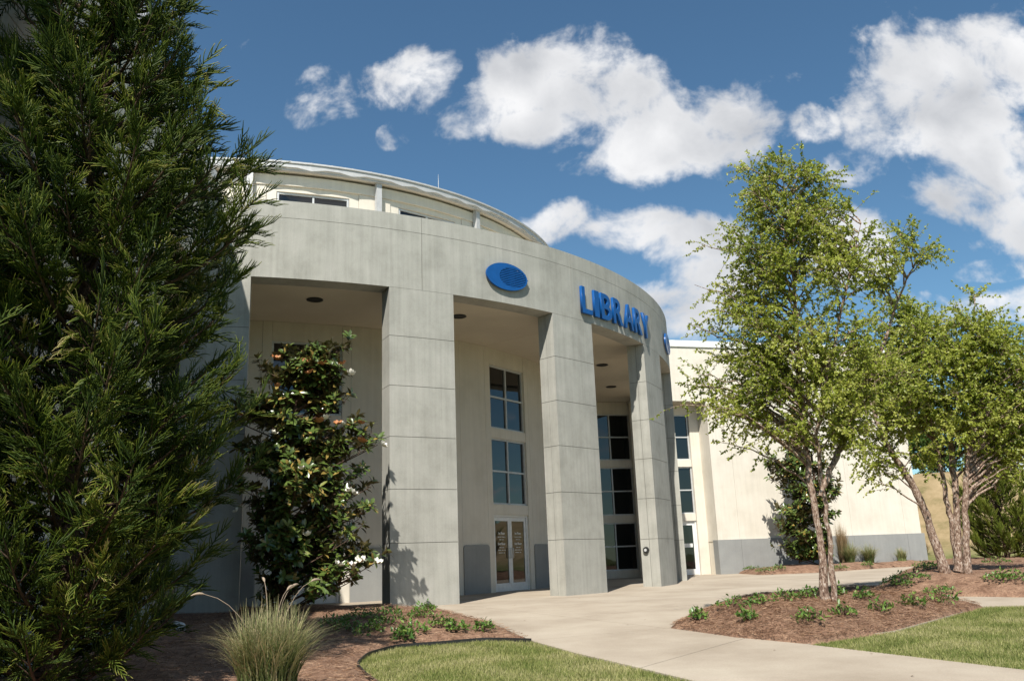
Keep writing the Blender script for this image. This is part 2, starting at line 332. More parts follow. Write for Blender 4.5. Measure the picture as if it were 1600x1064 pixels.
# planting beds ---------------------------------------------------------------
bed_defs = [
    ('planting_bed', 'pine straw bed under the big conifer and flowering magnolia', .10, 1.0,
     [(832, 1001), (770, 974), (700, 957), (612, 951.5), (500, 951), (385, 955), (250, 956), (60, 960), (-150, 1000), (-150, 1300), (300, 1300), (640, 1110), (600, 1075), (572, 1056), (557, 1039), (575, 1022), (620, 1010), (690, 1005), (760, 999)]),
    ('planting_bed', 'pine straw island bed round the forked birch by the walk', .26, 1.3,
     [(1045, 981), (1085, 962), (1130, 948), (1200, 940), (1300, 934), (1420, 938), (1500, 944), (1537, 947), (1490, 960), (1400, 985), (1330, 996), (1262, 1006), (1150, 996)]),
    ('planting_bed', 'pine straw island bed round the clump of birch trunks', .30, 1.5,
     [(1358, 929), (1375, 915), (1400, 900), (1425, 889), (1500, 883), (1640, 880), (1900, 880), (1900, 932), (1600, 933), (1450, 931)]),
    ('planting_bed', 'narrow pine straw bed along the cream wing wall', .22, .8,
     None),
]
bed_objs = []
for nm, lab, rise, run, pp in bed_defs:
    poly = px_poly(pp) if pp else np.concatenate([px_poly([(1134, 894), (1160, 896.5), (1190, 898), (1275, 894.5), (1400, 886), (1450, 883.5)]), np.array([A_R + e1 * 12.5 + e2 * .3, A_R + e1 * .5 + e2 * .02])])
    BEDS.append((poly, rise, run))
for (poly, rise, run), (nm, lab, _, _, pp) in zip(BEDS, bed_defs):
    bm = fill_poly(poly, .3)
    xy = np.array([(v.co.x, v.co.y) for v in bm.verts]); d = poly_dist(poly, xy[:, 0], xy[:, 1]); t = np.clip(d / run, 0, 1)
    z = base_h(xy[:, 0], xy[:, 1]) - .02 + np.where(d > .02, .05 + rise * t * (2 - t) + lump(xy[:, 0], xy[:, 1]) * np.clip(d / .5, 0, 1), 0)
    for v, zz in zip(bm.verts, z): v.co.z = zz
    bed_objs.append(add(nm, bm_mesh(bm, nm, True), M_MULCH, label=lab, kind='structure'))
# ------------------------------------------------------------------ library building
LIB = bpy.data.objects.new('library_building', None); COL.objects.link(LIB)
LIB['label'] = 'cream and grey concrete library with curved column portico and round roof'; LIB['category'] = 'building'
JH, W0 = 1.22, 1.407                 # panel height, base panel height
ZS = W0 + 5 * JH                     # underside of the curved beam
ZJ, ZP = 9.005, 9.437                # joint below the parapet cap, parapet top
DEPTH = .57
LEV = [0, W0] + [W0 + JH * k for k in range(1, 6)]
COLS = [(-79.6, -74.6), (-63.32, -57.34), (-45.85, -39.84), (-28.03, -21.61), (-10.4, -4.4), (6.8, 11.8)]
def pol(c, r, a): return np.array([c[0] + r * math.cos(R_(a)), c[1] + r * math.sin(R_(a))])
def column(a0, a1):
    bm = bmesh.new(); e = .05
    arc_block(bm, C0, a0 + e, a1 - e, RO - DEPTH + .012, RO - .012, -.05, ZS, 4)
    col = add('column', bm_mesh(bm, 'column_core'), M_JOINT, LIB)
    for k in range(6):
        for (r0, r1) in ((RO - .28, RO), (RO - DEPTH, RO - .292)):
            bm = bmesh.new(); z0 = LEV[k] + (.006 if k else -.05)
            arc_block(bm, C0, a0, a1, r0, r1, z0, LEV[k + 1] - .006, 5); bevel(bm, .008)
            add('panel', bm_mesh(bm, 'column_panel'), M_PANEL, col)
for a in COLS: column(*a)
# beam and parapet of curved panels, joints over the column centres
cent = [(a + b) / 2 for a, b in COLS]
edges = [-79.6] + cent[1:5] + [11.8]
bm = bmesh.new(); arc_block(bm, C0, -79.5, 11.7, RO - DEPTH + .02, RO - .012, ZS + .02, ZP - .02, 60)
FAS = add('fascia', bm_mesh(bm, 'fascia_core'), M_JOINT, LIB)
for i in range(5):
    g0 = .02
    for z0, z1 in ((ZS, ZJ - .005), (ZJ + .005, ZP)):
        bm = bmesh.new(); arc_block(bm, C0, edges[i] + g0, edges[i + 1] - g0, RO - DEPTH, RO, z0, z1, 16); bevel(bm, .008)
        add('fascia_panel', bm_mesh(bm, 'fascia_panel'), M_PANEL, FAS)
# porch ceiling and roof
CI = C0; RI = 12.3; ZC = ZS + .10
bm = bmesh.new(); arc_block(bm, C0, -79, 11, RI - .3, RO - DEPTH + .03, 8.4, 8.6, 40); arc_block(bm, C0, 11.02, 30, RI - .3, 15.9, 8.4, 8.6, 8); arc_block(bm, C0, -97.8, -79.02, RI - .3, 15.9, 8.4, 8.6, 8)
CE = add('portico_roof', bm_mesh(bm, 'portico_roof'), M_CEIL, LIB)
cuts = [-79] + [c[1] for c in COLS[1:5]] + [11]
for k in range(5):
    bm = bmesh.new(); arc_block(bm, C0, cuts[k] + .03, cuts[k + 1] - .03, RI - .2, RO - DEPTH + .03, ZC, ZC + .09, 10); add('ceiling_panel', bm_mesh(bm, 'ceiling_panel'), M_CEIL, CE)
for a0, a1 in ((11.0, 30), (-97.8, -79.0)):
    bm = bmesh.new(); arc_block(bm, C0, a0, a1, RI - .2, 15.88, ZC + .002, ZC + .09, 8); add('ceiling_panel', bm_mesh(bm, 'ceiling_panel'), M_CEIL, CE)
# ---- openings: frame of reference O (2d), ex along the wall, ey outwards
class Ref:
    def __init__(s, O, ex, ey): s.O, s.ex, s.ey = np.asarray(O), np.asarray(ex), np.asarray(ey)
    def p(s, x, y, z): q = s.O + s.ex * x + s.ey * y; return (q[0], q[1], z)
    def box(s, bm, x0, x1, y0, y1, z0, z1):
        hexa(bm, [s.p(x0, y0, z0), s.p(x1, y0, z0), s.p(x1, y1, z0), s.p(x0, y1, z0), s.p(x0, y0, z1), s.p(x1, y0, z1), s.p(x1, y1, z1), s.p(x0, y1, z1)])
def boxmesh(ref, boxes, name, bev=0):
    bm = bmesh.new()
    for b in boxes: ref.box(bm, *b)
    if bev: bevel(bm, bev)
    return bm_mesh(bm, name)
def window(ref, hw, z0, z1, y, rows=2, cols=2):
    f = .055; xs = np.linspace(-hw + f / 2, hw - f / 2, cols + 1); zs = np.linspace(z0 + f / 2, z1 - f / 2, rows + 1); B = []
    for i, x in enumerate(xs): B.append((x - f / 2, x + f / 2, y - .05, y + .05, z0, z1))
    for i, z in enumerate(zs):
        for j in range(cols): B.append((xs[j] + f / 2, xs[j + 1] - f / 2, y - .045, y + .045, z - f / 2, z + f / 2))
    w = add('window', boxmesh(ref, B, 'window_frame'), M_FRAME, LIB)
    for j in range(cols):
        for i in range(rows):
            add('pane', boxmesh(ref, [(xs[j] + f / 2 - .005, xs[j + 1] - f / 2 + .005, y - .012, y + .004 * rng.random(), zs[i] + f / 2 - .005, zs[i + 1] - f / 2 + .005)], 'pane'), M_GLASS, w)
    return w
def text_mesh(s, size, ext, off=0, bev=0, sx=1.0):
    c = bpy.data.curves.new('txt', 'FONT'); c.body = s; c.size = size; c.extrude = ext; c.offset = off; c.bevel_depth = bev; c.align_x = 'CENTER'; c.resolution_u = 6
    o = bpy.data.objects.new('txt', c); COL.objects.link(o); dg = bpy.context.evaluated_depsgraph_get(); dg.update()
    me = bpy.data.meshes.new_from_object(o.evaluated_get(dg)); bpy.data.objects.remove(o); me.materials.clear()
    return me
def door(ref, hw, z1, y, decals=False, sign=False):
    f = .07
    d = add('door', boxmesh(ref, [(-hw, -hw + f, y - .06, y + .06, 0, z1), (hw - f, hw, y - .06, y + .06, 0, z1), (-hw + f, hw - f, y - .055, y + .055, z1 - f, z1)], 'door_frame'), M_WHITE, LIB)
    for s in (-1, 1):
        x0, x1 = (-hw + f + .004, -.004) if s < 0 else (.004, hw - f - .004); a = .10
        add('leaf', boxmesh(ref, [(x0, x0 + a, y - .025, y + .025, .01, z1 - f - .004), (x1 - a, x1, y - .025, y + .025, .01, z1 - f - .004),
                                  (x0 + a, x1 - a, y - .024, y + .024, .01, .25), (x0 + a, x1 - a, y - .024, y + .024, z1 - f - .12, z1 - f - .004)], 'door_leaf'), M_WHITE, d)
        add('pane', boxmesh(ref, [(x0 + a - .005, x1 - a + .005, y - .008, y + .006, .245, z1 - f - .115)], 'door_pane'), M_GLASS, d)
        hx = -.07 if s < 0 else .07
        T = Tubes(); T.add([ref.p(hx, y + .02, 1.0), ref.p(hx, y + .09, 1.0), ref.p(hx, y + .09, 1.3), ref.p(hx, y + .02, 1.3)], [.014] * 4, 8)
        add('handle', T.mesh('handle'), M_FRAME, d)
        if decals:
            xm = (x0 + x1) / 2
            for txt, z in (('1st Floor', 1.72), ('2nd Floor', 1.40)):
                me = text_mesh(txt, .10, .001, .003)
                o = add('lettering', me, M_WHITE, d); ex, ey = ref.ex, ref.ey; p = ref.p(xm, y + .010, z)
                o.matrix_world = Matrix(((ex[0], 0, ey[0], p[0]), (ex[1], 0, ey[1], p[1]), (0, 1, 0, p[2]), (0, 0, 0, 1)))
            for z, words_ in ((1.63, (.20, .17)), (1.55, (.12, .10)), (1.31, (.12, .10)), (1.23, (.16, .11, .06)), (1.15, (.21, .09))):      # lines of print too small to read
                x = xm - (sum(words_) + .03 * (len(words_) - 1)) / 2
                for w_ in words_: add('fine_print', boxmesh(ref, [(x, x + w_, y + .008, y + .011, z, z + .022)], 'fine_print'), M_FRAME, d); x += w_ + .03
    if sign: add('notice', boxmesh(ref, [(.12, hw - f - .16, y + .028, y + .034, 1.18, 1.34)], 'notice'), M_WHITE, d)
    return d
T1, B1, T2, B2, T3, B3 = 7.06, 5.01, 4.70, 2.63, 2.32, .315
def bay(ref, has_door, ztop, hw=.97, back=.16, wall=M_CREAM, decals=False, sign=False):
    """stack of windows over a door or a third window; wall face at y=0, glass set back"""
    zs = [(T1, ztop), (B1, T1, 'w'), (T2, B1), (B2, T2, 'w'), (T3, B2)]
    sp = [(-hw, hw, -.4, -.05, T1, ztop), (-hw, hw, -.4, -.05, T2, B1), (-hw, hw, -.4, -.05, T3, B2)]
    if not has_door: sp.append((-hw, hw, -.4, -.05, -.05, B3))
    for q in sp: b = add('spandrel', boxmesh(ref, [q], 'spandrel', .006), wall, LIB)
    window(ref, hw, B1, T1, -back); window(ref, hw, B2, T2, -back)
    if has_door: door(ref, hw, T3, -back, decals, sign)
    else: window(ref, hw, B3, T3, -back)
    return b
# ---- curved entrance wall
bays = [(-67.8, True), (-50.8, False), (-34.2, True), (-17.0, False), (0.0, True)]
HWA = math.degrees((.97 + .004) / RI)
lo = -71.0
for k, (a, dr) in enumerate(bays):
    n = np.array([math.cos(R_(a)), math.sin(R_(a))]); t = np.array([-n[1], n[0]])
    ref = Ref(CI + n * RI, t, n)
    bay(ref, dr, ZC - .004, decals=(k == 2))
ends = [-81] + [a for a, _ in bays] + [13]
for k in range(6):
    a0 = ends[k] + (HWA if k else 0); a1 = ends[k + 1] - (HWA if k < 5 else 0)
    cuts = [a0, a0 + 1.2, a1 - 1.2, a1] if 0 < k < 5 else ([a0, a1 - 1.2, a1] if k == 0 else [a0, a0 + 1.2, a1])
    bm = bmesh.new(); arc_block(bm, CI, a0 + .1, a1 - .1, RI - .42, RI - .02, -.05, ZC - .004, 8)
    w = add('entrance_wall', bm_mesh(bm, 'entrance_wall'), M_JOINT, LIB)
    for i in range(len(cuts) - 1):
        bm = bmesh.new(); arc_block(bm, CI, cuts[i] + .02, cuts[i + 1] - .02, RI - .45, RI, -.04, ZC - .006, 8); bevel(bm, .006)
        add('wall_panel', bm_mesh(bm, 'wall_panel'), M_CREAM, w)
    # grey wainscot slab, rounded at the top corners
    j = 1 if k else 0; c0, c1 = cuts[j] + .05, cuts[j + 1] - .05
    wd = math.radians(c1 - c0) * RI; rc = min(.10, wd / 3); xs = np.concatenate([rc * (1 - np.cos(np.linspace(0, math.pi / 2, 6))), np.linspace(rc, wd - rc, 6)[1:-1], wd - rc * (1 - np.cos(np.linspace(math.pi / 2, 0, 6)))])
    bm = bmesh.new(); rows = []
    for x in xs:
        e_ = max(0, rc - min(x, wd - x)); zt = W0 - rc + math.sqrt(max(0, rc * rc - e_ * e_)); aa = c0 + math.degrees(x / RI)
        rows.append([bm.verts.new((*pol(CI, r, aa), z)) for r, z in ((RI - .05, -.03), (RI + .035, -.03), (RI + .035, zt), (RI - .05, zt))])
    for i in range(len(rows) - 1):
        for q in range(4): bm.faces.new((rows[i][q], rows[i + 1][q], rows[i + 1][(q + 1) % 4], rows[i][(q + 1) % 4]))
    bm.faces.new(rows[0]); bm.faces.new(rows[-1][::-1])
    add('wainscot', bm_mesh(bm, 'wainscot'), M_GREY, w)
# ---- wings, mirrored about the portico axis
ZW = 10.3
def mir(p): q = p - C0; return C0 + AX * (q @ AX) - PX * (q @ PX)
def mird(d): return AX * (d @ AX) - PX * (d @ PX)
for side in (0, 1):
    A, u, b = (A_R, e1, e2) if side == 0 else (mir(A_R), mird(e1), mird(e2))
    ref = Ref(A, u, -b)        # x along the wing, y outwards (towards the front)
    LW = 10.45; REC = .9; BACK = 9.0; X0 = -3.4
    core = [(.02, LW - .02, -BACK, -.03, -.3, ZW - .05), (X0, .02, -BACK, -.03, ZS + .02, ZW - .05), (X0, .02, -BACK, -REC - .42, -.3, ZS + .02), (-7.2, X0 - .01, -BACK, -REC - .42, -.3, ZW - .6)]
    w = add('wing', boxmesh(ref, core, 'wing_core'), M_CREAM, LIB)
    js = [0, 1.05, 3.9, 6.75, 9.6, LW]
    for i in range(5):
        x0, x1 = js[i] + (.006 if i else 0), js[i + 1] - (.006 if i < 4 else 0)
        y0 = -.4 if i else -REC - .1
        add('wall_panel', boxmesh(ref, [(x0, x1, y0, 0, W0 - .02, ZS - .008)], 'wing_panel', .006), M_CREAM, w)
        add('wainscot', boxmesh(ref, [(x0 if i else -.07, x1 if i < 4 else LW + .09, -.35, .09, -.1, W0 + .03)], 'wing_wainscot', .012), M_GREY, w)
    for x0, x1 in ((X0, js[1] - .006), (js[1] + .006, js[3] - .006), (js[3] + .006, LW)):
        add('wall_panel', boxmesh(ref, [(x0, x1, -.4, .002, ZS + .008, ZW - .3)], 'wing_panel', .006), M_CREAM, w)
    add('coping', boxmesh(ref, [(X0 - .1, LW + .06, -.55, .06, ZW - .295, ZW)], 'coping', .01), M_WHITE, w)
    # side and end walls behind
    add('wall_panel', boxmesh(ref, [(LW - .03, LW + .01, -BACK, -.42, -.1, ZW - .01)], 'wing_side'), M_CREAM, w)
    # recess with door
    r2 = Ref(A + b * REC + u * (-1.45), u, -b)
    bay(r2, True, ZS - .01, sign=True)
    add('recess_jamb', boxmesh(ref, [(-.466, -.002, -REC - .4, -REC, -.05, ZS - .012)], 'jamb', .004), M_CREAM, w)
    r3 = Ref(A + b * REC + u * (-4.32), u, -b)
    bay(r3, False, ZC - .01)
    add('link_wall', boxmesh(ref, [(-3.344, -2.434, -REC - .4, -REC, -.05, ZS - .012)], 'link_wall', .004), M_CREAM, w)
    add('link_wall', boxmesh(ref, [(-7.4, -5.296, -REC - .4, -REC, -.05, ZC - .012)], 'link_wall', .004), M_CREAM, w)
    add('recess_soffit', boxmesh(ref, [(X0, -.004, -REC - .42, -.41, ZS - .004, ZS + .018)], 'soffit'), M_CEIL, w)
# ---- round clerestory drum and its roof
CD = C0 + .8 * AX; RD = 11.25; ZE0, ZE1 = 12.24, 12.52
wins = [-33.9 + 19 * k - 16.5 for k in range(-3, 6)]
bm = bmesh.new(); arc_block(bm, CD, -120, 60, RD - .5, RD - .28, 7.2, 12.4, 60)
DR = add('drum_wall', bm_mesh(bm, 'drum_wall'), M_CREAM, LIB)
bm = bmesh.new(); arc_block(bm, CD, -120, 60, RD - .3, RD + .07, 11.86, 12.18, 60); add('frieze', bm_mesh(bm, 'frieze'), M_CREAM, DR)
hwA = math.degrees(1.07 / RD)
for k, a in enumerate(wins):
    for s in (-1, 1):       # piers beside each window
        x0, x1 = (a - 6.9, a - hwA) if s < 0 else (a + hwA, a + 6.9)
        bm = bmesh.new(); arc_block(bm, CD, x0, x1, RD - .35, RD, 7.2, 11.856, 4); add('drum_panel', bm_mesh(bm, 'drum_panel'), M_CREAM, DR)
    bm = bmesh.new(); arc_block(bm, CD, a - hwA, a + hwA, RD - .35, RD - .002, 11.68, 11.854, 6); add('drum_panel', bm_mesh(bm, 'drum_panel'), M_CREAM, DR)
    n = np.array([math.cos(R_(a)), math.sin(R_(a))]); t = np.array([-n[1], n[0]]); ref = Ref(CD + n * (RD - .02), t, n)
    window(ref, 1.05, 9.8, 11.67, -.10, rows=1)
    if k < 8:
        bm = bmesh.new(); arc_block(bm, CD, a + 6.95, a + 12.05, RD - .35, RD + .03, 7.2, 11.852, 4); add('drum_panel', bm_mesh(bm, 'drum_panel'), M_CREAM, DR)
        m = a + 9.8; n = np.array([math.cos(R_(m)), math.sin(R_(m))]); t = np.array([-n[1], n[0]]); ref = Ref(CD + n * (RD + .035), t, n)
        add('downspout', boxmesh(ref, [(-.085, .085, .04, .2, 8.7, ZE0 + .02)], 'downspout', .01), M_GUTTER, DR)
RE = 11.62
bm = bmesh.new(); arc_block(bm, CD, -120, 60, RE - .16, RE, ZE0, ZE1 - .03, 90)
bmesh.ops.bevel(bm, geom=[e for e in bm.edges if all(v.co.z < ZE0 + .01 and np.hypot(v.co.x - CD[0], v.co.y - CD[1]) > RE - .01 for v in e.verts)], offset=.07, segments=3, affect='EDGES')
GU = add('gutter', bm_mesh(bm, 'gutter', False), M_GUTTER, LIB)
bm = bmesh.new(); arc_block(bm, CD, -120, 60, RE + .001, RE + .035, ZE1 - .085, ZE1 - .035, 90); add('gutter_lip', bm_mesh(bm, 'gutter_lip'), M_GUTTER, GU)
bm = bmesh.new(); arc_block(bm, CD, -120, 60, RD - .2, RE - .17, ZE0 + .03, ZE0 + .06, 60); add('eave_soffit', bm_mesh(bm, 'eave_soffit'), M_CREAM, LIB)
# metal roof with standing seams
bm = bmesh.new(); tip = bm.verts.new((CD[0], CD[1], ZE1 + 1.5)); ring = [bm.verts.new((*pol(CD, RE - .10, a), ZE1)) for a in np.linspace(0, 360, 121)[:-1]]
for i in range(120): bm.faces.new((ring[i], ring[(i + 1) % 120], tip))
bm.faces.new(ring[::-1])
RF = add('roof', bm_mesh(bm, 'roof'), M_GUTTER, LIB)
sm = None
for a in np.arange(-118, 60, 3.0):
    n = np.array([math.cos(R_(a)), math.sin(R_(a))]); t = np.array([-n[1], n[0]])
    if sm is None:
        bm = bmesh.new(); L0, L1 = 6.0, RE - .06
        hexa(bm, [(L0, -.02, .70), (L1, -.02, -.02), (L1, .02, -.02), (L0, .02, .70), (L0, -.02, .77), (L1, -.02, .016), (L1, .02, .016), (L0, .02, .77)]); sm = bm_mesh(bm, 'seam')
    o = add('seam', sm, M_GUTTER, RF); o.location = (CD[0], CD[1], ZE1); o.rotation_euler = (0, 0, R_(a))
# lightning rods along the eave
for a in (-108, -48.5):
    p = pol(CD, RE - .3, a); T = Tubes(); T.add([(p[0], p[1], ZE1 - .02), (p[0], p[1], ZE1 + .35), (p[0], p[1], ZE1 + .62)], [.012, .01, .003], 6)
    add('lightning_rod', T.mesh('rod'), M_FRAME, RF)
# ------------------------------------------------------------------ sign, emblems, lamps
SG = bpy.data.objects.new('sign_lettering', None); COL.objects.link(SG); SG['label'] = 'raised blue block letters reading LIBRARY on the curved parapet'; SG['category'] = 'sign'
wid = {'L': .54, 'I': .27, 'B': .62, 'R': .64, 'A': .68, 'Y': .64}
seq = 'LIBRARY'; gap = .12; tot = sum(wid[c] for c in seq) + gap * 6; span = R_(15.2) * RO; sc = span / tot; s = -span / 2
for ch in seq:
    wd = wid[ch] * sc; a = -34.05 + math.degrees((s + wd / 2) / RO); s += wd + gap * sc
    me = text_mesh(ch, 1.0, .035, .014, .006)
    V = np.array([v.co[:] for v in me.vertices]); lo, hi = V.min(0), V.max(0); V = (V - (lo + hi) / 2) / (hi - lo) * np.array([wd, .80, .085])
    me.vertices.foreach_set('co', V.astype(np.float32).ravel()); me.update()
    n = np.array([math.cos(R_(a)), math.sin(R_(a))]); t = np.array([-n[1], n[0]]); p = C0 + n * (RO + .055)
    o = add('letter', me, M_BLUE, SG); o.matrix_world = Matrix(((t[0], 0, n[0], p[0]), (t[1], 0, n[1], p[1]), (0, 1, 0, 8.12), (0, 0, 0, 1)))
def emblem(a, label):
    n = np.array([math.cos(R_(a)), math.sin(R_(a))]); t = np.array([-n[1], n[0]]); p = C0 + n * (RO + .01)
    E = bpy.data.objects.new('wall_emblem', None); COL.objects.link(E); E['label'] = label; E['category'] = 'emblem'
    mw = Matrix(((t[0], 0, n[0], p[0]), (t[1], 0, n[1], p[1]), (0, 1, 0, 8.22), (0, 0, 0, 1)))
    A_, B_ = .68, .37; ca, cb, cx = .45, .27, .19; N = 72
    def part(name, polys, y0, y1):
        bm = bmesh.new()
        for P in polys:
            lo_ = [bm.verts.new((x, z, y0)) for x, z in P]; hi_ = [bm.verts.new((x, z, y1)) for x, z in P]; k = len(P)
            bm.faces.new(lo_[::-1]); bm.faces.new(hi_)
            for i in range(k): bm.faces.new((lo_[i], lo_[(i + 1) % k], hi_[(i + 1) % k], hi_[i]))
        o = add(name, bm_mesh(bm, name), M_BLUE, E); o.matrix_world = mw; return o
    quads = []
    for i in range(N):          # crescent: outer ellipse less the striped inner ellipse, open where they meet
        t0, t1 = 2 * math.pi * i / N, 2 * math.pi * (i + 1) / N
        q = []
        for tt, rr in ((t0, 1), (t1, 1), (t1, 0), (t0, 0)):
            q.append((A_ * math.cos(tt), B_ * math.sin(tt)) if rr else (cx + ca * math.cos(tt), cb * math.sin(tt)))
        quads.append(q)
    part('crescent', quads, .02, .075)
    ns = 11
    for k in range(ns):
        z = cb * (1 - 2 * (k + .5) / ns); h = cb / ns * .55; half = ca * math.sqrt(max(.02, 1 - (z / cb) ** 2))
        part('stripe', [[(cx - half, z - h), (cx + half + .03 * (k % 3), z - h), (cx + half + .03 * (k % 3) + .02, z + h), (cx - half, z + h)]], .022, .07)
    part('monogram', [[(cx - .09, -cb * .9), (cx + .07, -cb * .9), (cx + .07, cb * .95), (cx - .09, cb * .95)]], .018, .05)
emblem(-51.65, 'blue oval emblem on the parapet left of the L of LIBRARY'.replace('left of the L of', 'beside the L of'))
emblem(-16.2, 'blue oval emblem on the parapet beside the Y of LIBRARY')
for (px, py, lab) in ((492, 468, 'round dark recessed light in the ceiling bay behind the tall magnolia'), (717, 494, 'round dark recessed light in the ceiling bay under the emblem beside the L'), (941, 570, 'outer round dark recessed light in the ceiling bay under LIBRARY'), (955, 604, 'inner round dark recessed light in the ceiling bay beyond LIBRARY')):
    d = ray(px, py); tt = (ZC - EYE) / d[2]; x, y = d[0] * tt, d[1] * tt
    LP = bpy.data.objects.new('ceiling_light', None); COL.objects.link(LP); LP.location = (x, y, ZC); LP['label'] = lab; LP['category'] = 'ceiling light'; LP['group'] = 'recessed lights in the portico ceiling'
    bm = bmesh.new()
    th = np.linspace(0, 2 * math.pi, 25)[:-1]
    pr = [(.21, .0), (.215, -.02), (.17, -.024), (.165, -.004)]
    rings = [[bm.verts.new((r * math.cos(t), r * math.sin(t), z)) for t in th] for r, z in pr]
    for i in range(4):
        for k in range(24): bm.faces.new((rings[i][k], rings[i][(k + 1) % 24], rings[(i + 1) % 4][(k + 1) % 24], rings[(i + 1) % 4][k]))
    add('trim_ring', bm_mesh(bm, 'trim_ring'), M_DARK, LP)
    bm = bmesh.new(); bmesh.ops.create_cone(bm, cap_ends=True, segments=24, radius1=.166, radius2=.15, depth=.008, matrix=Matrix.Translation((0, 0, -.006))); add('lens', bm_mesh(bm, 'lens'), M_DARK, LP)
# round push plate on the fourth column
a0 = COLS[3][0]; m = np.array([math.cos(R_(a0)), math.sin(R_(a0))]); tl = np.array([m[1], -m[0]])
p = pol(C0, RO - .40, a0) + tl * .002
PB = bpy.data.objects.new('door_button', None); COL.objects.link(PB); PB['label'] = 'round black push button with pale centre on a column side'; PB['category'] = 'button'
MW = Matrix(((m[0], 0, tl[0], p[0]), (m[1], 0, tl[1], p[1]), (0, 1, 0, 1.08), (0, 0, 0, 1)))
for nm, r, dz, mt in (('housing', .10, .07, M_DARK), ('plate', .05, .085, M_FRAME)):
    bm = bmesh.new(); bmesh.ops.create_cone(bm, cap_ends=True, segments=28, radius1=r, radius2=r * .86, depth=dz, matrix=Matrix.Translation((0, 0, dz / 2))); o = add(nm, bm_mesh(bm, nm), mt, PB); o.matrix_world = MW
# ------------------------------------------------------------------ vegetation
def leaf_np(P, D, Nn, L, W, fold=.25, droop=0.0, tint=None, pts=4):
    """many leaves: P base, D axis, Nn face normal; pts=4 diamond, 6 long oval"""
    D = unit(D); S = unit(np.cross(D, Nn)); U = np.cross(S, D); L = np.asarray(L)[:, None]; W = np.asarray(W)[:, None]; n = len(P)
    if pts == 4:
        V = np.stack([P, P + D * L * .45 + S * W * .5 + U * W * fold, P + D * L - U * L * droop, P + D * L * .45 - S * W * .5 + U * W * fold], 1)
        T = np.array([[0, 1, 2], [0, 2, 3]])
    else:
        c1, c2 = P + D * L * .34, P + D * L * .72 - U * L * droop * .4
        V = np.stack([P, c1 + S * W * .5 + U * W * fold, c2 + S * W * .42 + U * W * fold, P + D * L - U * L * droop, c2 - S * W * .42 + U * W * fold, c1 - S * W * .5 + U * W * fold, c1, c2], 1)
        T = np.array([[0, 1, 6], [1, 2, 7], [1, 7, 6], [2, 3, 7], [0, 6, 5], [5, 6, 7], [5, 7, 4], [4, 7, 3]])
    k = V.shape[1]; F_ = (np.arange(n)[:, None, None] * k + T[None]).reshape(-1, 3)
    return V.reshape(-1, 3), F_, np.repeat(tint if tint is not None else rng.random(n), k)
def bark(name, stops, sc=(13, 13, 6), scale=2.2):
    m, nt, bs, N, L = mat(name); geo = N('ShaderNodeNewGeometry'); mp = N('ShaderNodeMapping'); mp.inputs['Scale'].default_value = sc; L(geo.outputs['Position'], mp.inputs[0])
    n = N('ShaderNodeTexNoise'); n.inputs['Scale'].default_value = scale; n.inputs['Detail'].default_value = 7; n.inputs['Roughness'].default_value = .7; n.inputs['Distortion'].default_value = .6; L(mp.outputs[0], n.inputs['Vector'])
    r = ramp(N, stops); L(n.outputs['Fac'], r.inputs[0]); L(r.outputs[0], bs.inputs['Base Color']); bs.inputs['Roughness'].default_value = .95; bs.inputs['Specular IOR Level'].default_value = .15
    b = N('ShaderNodeBump'); b.inputs['Strength'].default_value = .9; b.inputs['Distance'].default_value = .03; L(n.outputs['Fac'], b.inputs['Height']); L(b.outputs[0], bs.inputs['Normal'])
    return m
M_BIRCH = bark('peeling_birch_bark', [(.32, (.05, .03, .022)), (.44, (.16, .10, .075)), (.53, (.34, .24, .18)), (.64, (.58, .50, .43))])
M_BARK = bark('brown_bark', [(.3, (.05, .03, .022)), (.7, (.15, .10, .07))])
M_BLEAF = leafmat('birch_leaf', [(0, (.17, .23, .03)), (.5, (.35, .40, .055)), (1, (.52, .54, .13))], .4, .48, .45)
M_MLEAF = leafmat('magnolia_leaf', [(0, (.045, .078, .016)), (.7, (.115, .165, .036)), (.86, (.22, .23, .06)), (1, (.34, .21, .055))], .26, .08, .7, back=(.115, .095, .04))
M_CONIF = leafmat('cedar_foliage', [(0, (.016, .030, .006)), (.42, (.045, .078, .010)), (.75, (.125, .165, .018)), (.92, (.27, .28, .05)), (1, (.40, .33, .14))], .55, .22, .25)
M_SHRUB = leafmat('evergreen_foliage', [(0, (.05, .08, .01)), (.6, (.13, .17, .022)), (1, (.24, .27, .04))], .6, .2, .2)
M_GRASS = leafmat('lawn_blade', [(0, (.12, .17, .035)), (.45, (.29, .30, .10)), (1, (.50, .45, .24))], .7, .3, .2)
M_OGRASS = leafmat('fountain_grass', [(0, (.10, .16, .04)), (.5, (.24, .28, .11)), (1, (.52, .43, .26))], .6, .3, .25)
M_DRY = leafmat('dry_grass', [(0, (.20, .14, .07)), (1, (.42, .31, .18))], .7, .25, .2)
M_STRAW = leafmat('pine_needle', [(0, (.13, .065, .035)), (.6, (.28, .16, .095)), (1, (.42, .28, .18))], .8, 0, .2)
M_COVER = leafmat('jasmine_leaf', [(0, (.05, .12, .02)), (.6, (.12, .22, .04)), (1, (.26, .33, .08))], .35, .25, .5)
M_PETAL = plain('white_petal', (.80, .77, .68), .5)
M_FADED = plain('faded_petal', (.42, .17, .06), .6)

